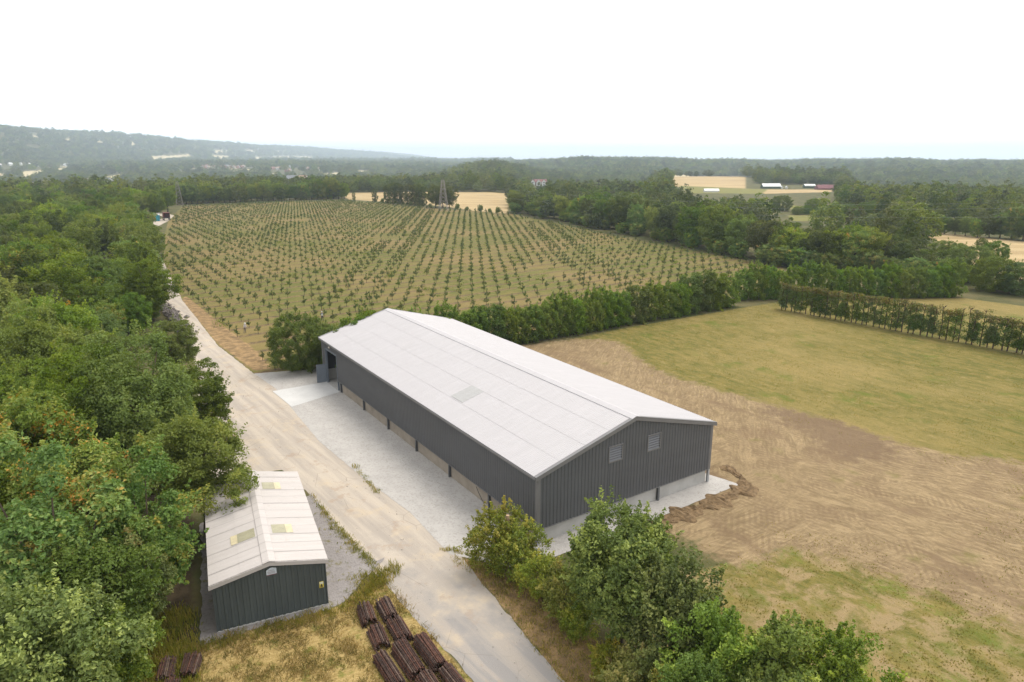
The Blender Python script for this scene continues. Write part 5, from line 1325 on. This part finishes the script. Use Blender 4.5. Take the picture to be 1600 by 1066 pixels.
MB().box(-1.25, 1.25, -1.2, 3.4, 1.0, 1.25).build('chassis', M_DARK, t); mb = MB(); mb.box(-1.3, -1.22, -1.2, 2.0, 1.25, 3.4); mb.box(1.22, 1.3, -1.2, 2.0, 1.25, 3.4); mb.box(-1.22, 1.22, 1.92, 2.0, 1.25, 3.4); mb.box(-1.34, 1.34, -1.25, 2.05, 3.4, 3.55)
mb.build('body', surf('dull_red_body', (0.20, 0.055, 0.05), .6, .2), t); cab = MB().prism([(-1.2, 1.26), (1.2, 1.26), (1.2, 2.3), (1.0, 3.0), (-1.0, 3.0), (-1.2, 2.3)], 2.1, 3.5).build('cab', surf('cab_paint', (0.11, 0.10, 0.12), .4), t)
MB().box(-.95, .95, 3.5, 3.52, 2.1, 2.85).build('windscreen', surf('glass_dark', (0.03, 0.035, 0.04), .1, .02, 1, .6), cab)
for sx in (-1.22, 1.22):
    for yy in (-.5, 2.7):
        MB().tube([(sx - .14, yy, .5), (sx + .14, yy, .5)], .5, 16).build('wheel', bpy.data.materials['black_rubber'], t)

# ------------------------------------------------------------------ lattice pylons and line
M_LAT = surf('lattice_steel', (0.34, 0.30, 0.27), .6, .1, 2, .3)
def pylon(label, u, v, h, bw, rz, th=1.0):
    x, y = g(u, v); t = thing('lattice_pylon', label, 'pylon', (x, y, 0), rz)
    def wd(z): return bw * (1 - .72 * (z / h)) / 2
    legs = MB(); 
    for sx, sy in ((1, 1), (1, -1), (-1, 1), (-1, -1)): MB().tube([(sx * wd(0), sy * wd(0), 0), (sx * wd(h), sy * wd(h), h)], .10 * th, 5).build('leg', M_LAT, t)
    mb = MB(); nb = 8; zs = [h * (1 - (1 - k / nb) ** 1.0) for k in range(nb + 1)]
    for k in range(nb):
        a, b = zs[k], zs[k + 1]; wa, wb = wd(a), wd(b)
        for s1 in (1, -1):
            mb.tube([(-wa, s1 * wa, a), (wb, s1 * wb, b)], .07 * th, 4); mb.tube([(wa, s1 * wa, a), (-wb, s1 * wb, b)], .07 * th, 4)
            mb.tube([(s1 * wa, -wa, a), (s1 * wb, wb, b)], .07 * th, 4); mb.tube([(s1 * wa, wa, a), (s1 * wb, -wb, b)], .07 * th, 4)
    mb.build('bracing', M_LAT, t)
    for z, l in ((h * .72, 3.2), (h * .86, 2.6), (h * .98, 2.0)):
        mb = MB(); mb.tube([(0, -l, z), (0, l, z)], .08 * th, 4)
        for s in (1, -1): mb.tube([(0, s * l, z), (0, s * wd(z), z + .9)], .05 * th, 4)
        mb.build('crossarm', M_LAT, t)
    return t
pylon('grey lattice pylon in front of the dark tree on the far orchard edge', 693, 329.5, 16.5, 4.6, R(20))
pylon('faint brown lattice pylon at the far left corner of the orchard', 281, 322, 14.5, 3.8, R(30), .62)
a = Vector((*g(693, 329.5), 12)); b = Vector((165, 190, 13)); mb = MB()
for dz, off in ((0, -3), (2.2, 2.5), (4, 0)):
    mb.tube([a.lerp(b, k / 14) + Vector((off * .5, off, dz - 5.5 * (1 - (2 * k / 14 - 1) ** 2))) for k in range(15)], .022, 4)
tag(mb.build('power_line', surf('aluminium_wire', (0.42, 0.42, 0.42), .5)), 'three thin power wires sagging from the pylon past the dark belt', 'power line')

# ------------------------------------------------------------------ distant buildings
def house(name, label, cat, u, v, w, l, he, hr, rz, wall, roof, group=None, hip=False, chim=False, dist=None):
    x, y, _ = ground_at(u, v)
    if dist: q = ray(u, v); x, y = q[0] / q[1] * dist, dist
    zt = float(terrain(x, y)); t = thing(name, label, cat, (x, y, zt), rz, group)
    mb = MB(); mb.prism([(-w / 2, -.5), (w / 2, -.5), (w / 2, he), (0, hr - .05), (-w / 2, he)], -l / 2, l / 2); mb.build('walls', wall, t)
    mb = MB(); k = .55 * w if hip else -.3; e = w / 2 + .35; ze = he - .25
    vs = [(-e, -l / 2 - .3, ze), (e, -l / 2 - .3, ze), (e, l / 2 + .3, ze), (-e, l / 2 + .3, ze), (0, -l / 2 + k, hr + .15), (0, l / 2 - k, hr + .15)]
    mb.add(vs, [(0, 4, 5, 3), (1, 2, 5, 4), (0, 1, 4), (2, 3, 5)] if hip else [(0, 4, 5, 3), (1, 2, 5, 4)])
    rf_ = mb.build('roof', roof, t)
    if chim: MB().box(.5, 1.3, -.4, .4, hr - .6, hr + 1.5).build('chimney', roof, rf_)
    return t
M_WHITE = surf('white_render', (0.80, 0.79, 0.76), .8, .05); M_RED = surf('red_tile', (0.25, 0.105, 0.08), .8, .15); M_BRICK = surf('brick', (0.34, 0.19, 0.14), .9, .15); M_PALER = surf('pale_sheet_roof', (0.80, 0.81, 0.80), .5, .05)
M_DRED = surf('dark_red_roof', (0.20, 0.075, 0.085), .8, .15); M_DGREEN = surf('dark_green_wall', (0.05, 0.09, 0.06), .8); M_TAN = surf('tan_tile', (0.36, 0.27, 0.20), .8, .15); M_GREYR = surf('slate', (0.26, 0.27, 0.29), .7, .1)
M_WIN = surf('window_glass', (0.05, 0.055, 0.065), .15, .05, 1, .6)
h = thing('white_house', 'white rendered house with red roofs in the woods beyond the belt', 'house', ground_at(841, 291), R(0)); h.scale = (.0011 * h.location.y,) * 3
for k, x in enumerate((-7.2, 0.4, 7.2)):
    mb = MB(); mb.prism([(x - 3, -.5), (x + 3, -.5), (x + 3, 5.0), (x, 8.2), (x - 3, 5.0)], -5, 4); wl = mb.build('walls', M_WHITE, h)
    mb = MB(); mb.add([(x - 3.5, -5.5, 4.5), (x - 3.5, 4.5, 4.5), (x, 4.5, 8.5), (x, -5.5, 8.5), (x + 3.5, 4.5, 4.5), (x + 3.5, -5.5, 4.5)], [(0, 3, 2, 1), (3, 5, 4, 2)]); mb.build('roof', M_RED, h)
    for z in (1.2, 3.7): MB().box(x - .9, x + .9, -5.06, -5.0, z, z + 1.3).build('window', M_WIN, wl)
mb = MB(); mb.prism([(-1.5, -.5), (6.2, -.5), (6.2, 5.2), (2.4, 8.6), (-1.5, 5.2)], -10.5, 11, axis='x'); mb.build('rear_range', M_RED, h)
house('farm_barn', 'long pale-roofed farm barn at the edge of the distant tan field', 'barn', 1204, 294.5, 8, 17, 2.0, 4.4, R(90), M_DGREEN, M_PALER, 'pale farm buildings')
house('farm_barn', 'smaller pale-roofed farm barn left of the dark red barn', 'barn', 1264, 294.0, 6, 10, 2.2, 3.6, R(90), M_DGREEN, M_PALER, 'pale farm buildings')
house('red_barn', 'low dark red hipped barn right of the pale-roofed farm barns', 'barn', 1289, 296.5, 10, 16, 1.5, 4.4, R(90), M_DRED, M_DRED, hip=True)
for u, lab in ((1221.5, 'left one of two small white sheds on the distant farm'), (1229, 'right one of two small white sheds on the distant farm')): house('farm_shed', lab, 'shed', u, 294.8, 1.8, 1.8, 1.6, 2.2, 0, M_WHITE, M_PALER)
house('farm_barn', 'white roof just showing below the distant tan field', 'barn', 1111, 300.5, 5, 12, 1.6, 2.8, R(90), M_WHITE, M_PALER)
rv = np.random.default_rng(21)
VG = 'village houses in the far valley'
def village(u0, u1, v0, v1, n, pal):
    for k in range(n):
        u = rv.uniform(u0, u1); v = rv.uniform(v0, v1); dd = 28 * FPX / max(v - 247, 6) * 1.0; wl, rf2 = pal[int(rv.integers(0, len(pal)))]
        x, y, zt = ground_at(u, v); w = rv.uniform(6, 9); l = rv.uniform(7, 13); he = rv.uniform(4.5, 6); hr = he + rv.uniform(3, 4.5); e = .3
        mb = MB(); mb.prism([(-w / 2, -.5), (w / 2, -.5), (w / 2, he), (0, hr - .1), (-w / 2, he)], -l / 2, l / 2, mi=0)
        mb.add([(-w / 2 - e, -l / 2 - e, he - .2), (w / 2 + e, -l / 2 - e, he - .2), (w / 2 + e, l / 2 + e, he - .2), (-w / 2 - e, l / 2 + e, he - .2), (0, -l / 2 - e, hr + .1), (0, l / 2 + e, hr + .1)], [(0, 4, 5, 3), (1, 2, 5, 4)], 1)
        o = mb.build('village_house', [wl, rf2]); o.location = (x, y, zt + 3.0); o.rotation_euler = (0, 0, rv.uniform(0, 3.14))
        o.location.z = zt; tag(o, 'tiny pitched-roof house among trees in the far valley village', 'house', VG)
M_CREAM = surf('cream_render', (0.50, 0.46, 0.42), .8); M_ROSE = surf('faded_tile', (0.30, 0.16, 0.125), .8, .15)
PAL1 = [(M_CREAM, M_ROSE), (M_CREAM, M_GREYR), (M_BRICK, M_TAN), (M_WHITE, M_TAN), (M_BRICK, M_ROSE), (M_CREAM, M_TAN)]
village(290, 382, 261, 264.5, 30, PAL1); village(425, 455, 262, 270, 14, PAL1); village(478, 500, 263, 268, 7, PAL1); village(0, 110, 258.5, 260.5, 12, [(M_WHITE, M_TAN), (M_WHITE, M_PALER)])
village(150, 260, 263, 267, 9, PAL1)
for u, v, lab in ((168, 284, 'white-gabled house showing above the wood at left'), (132, 283, 'pale house roof left of the white gable above the wood'), (458, 287, 'grey-roofed house behind the far orchard wood'), (472, 288.5, 'orange-roofed house behind the far orchard wood')):
    house('far_house', lab, 'house', u, v, 8, 11, 9.5, 13.5, R(60 if u < 170 else 85), M_WHITE, M_TAN if u in (132, 472) else M_GREYR, dist=690)

# ------------------------------------------------------------------ hazy summer air
hz, nt = new_mat('haze')
nt.t.nodes.clear(); ov = nt.n('ShaderNodeOutputMaterial')
HAZE_D = 1.5e-4
vol = nt.n('ShaderNodeVolumePrincipled', {'Color': (0.73, 0.86, 1.0, 1), 'Density': HAZE_D, 'Anisotropy': 0.35})
nt.t.links.new(vol.outputs[0], ov.inputs['Volume'])
o = MB().box(-16800, 16800, -16800, 16800, -16.0, 262.0).build('haze', hz); tag(o, kind='stuff', label='thin blue summer haze over the whole valley', cat='haze')
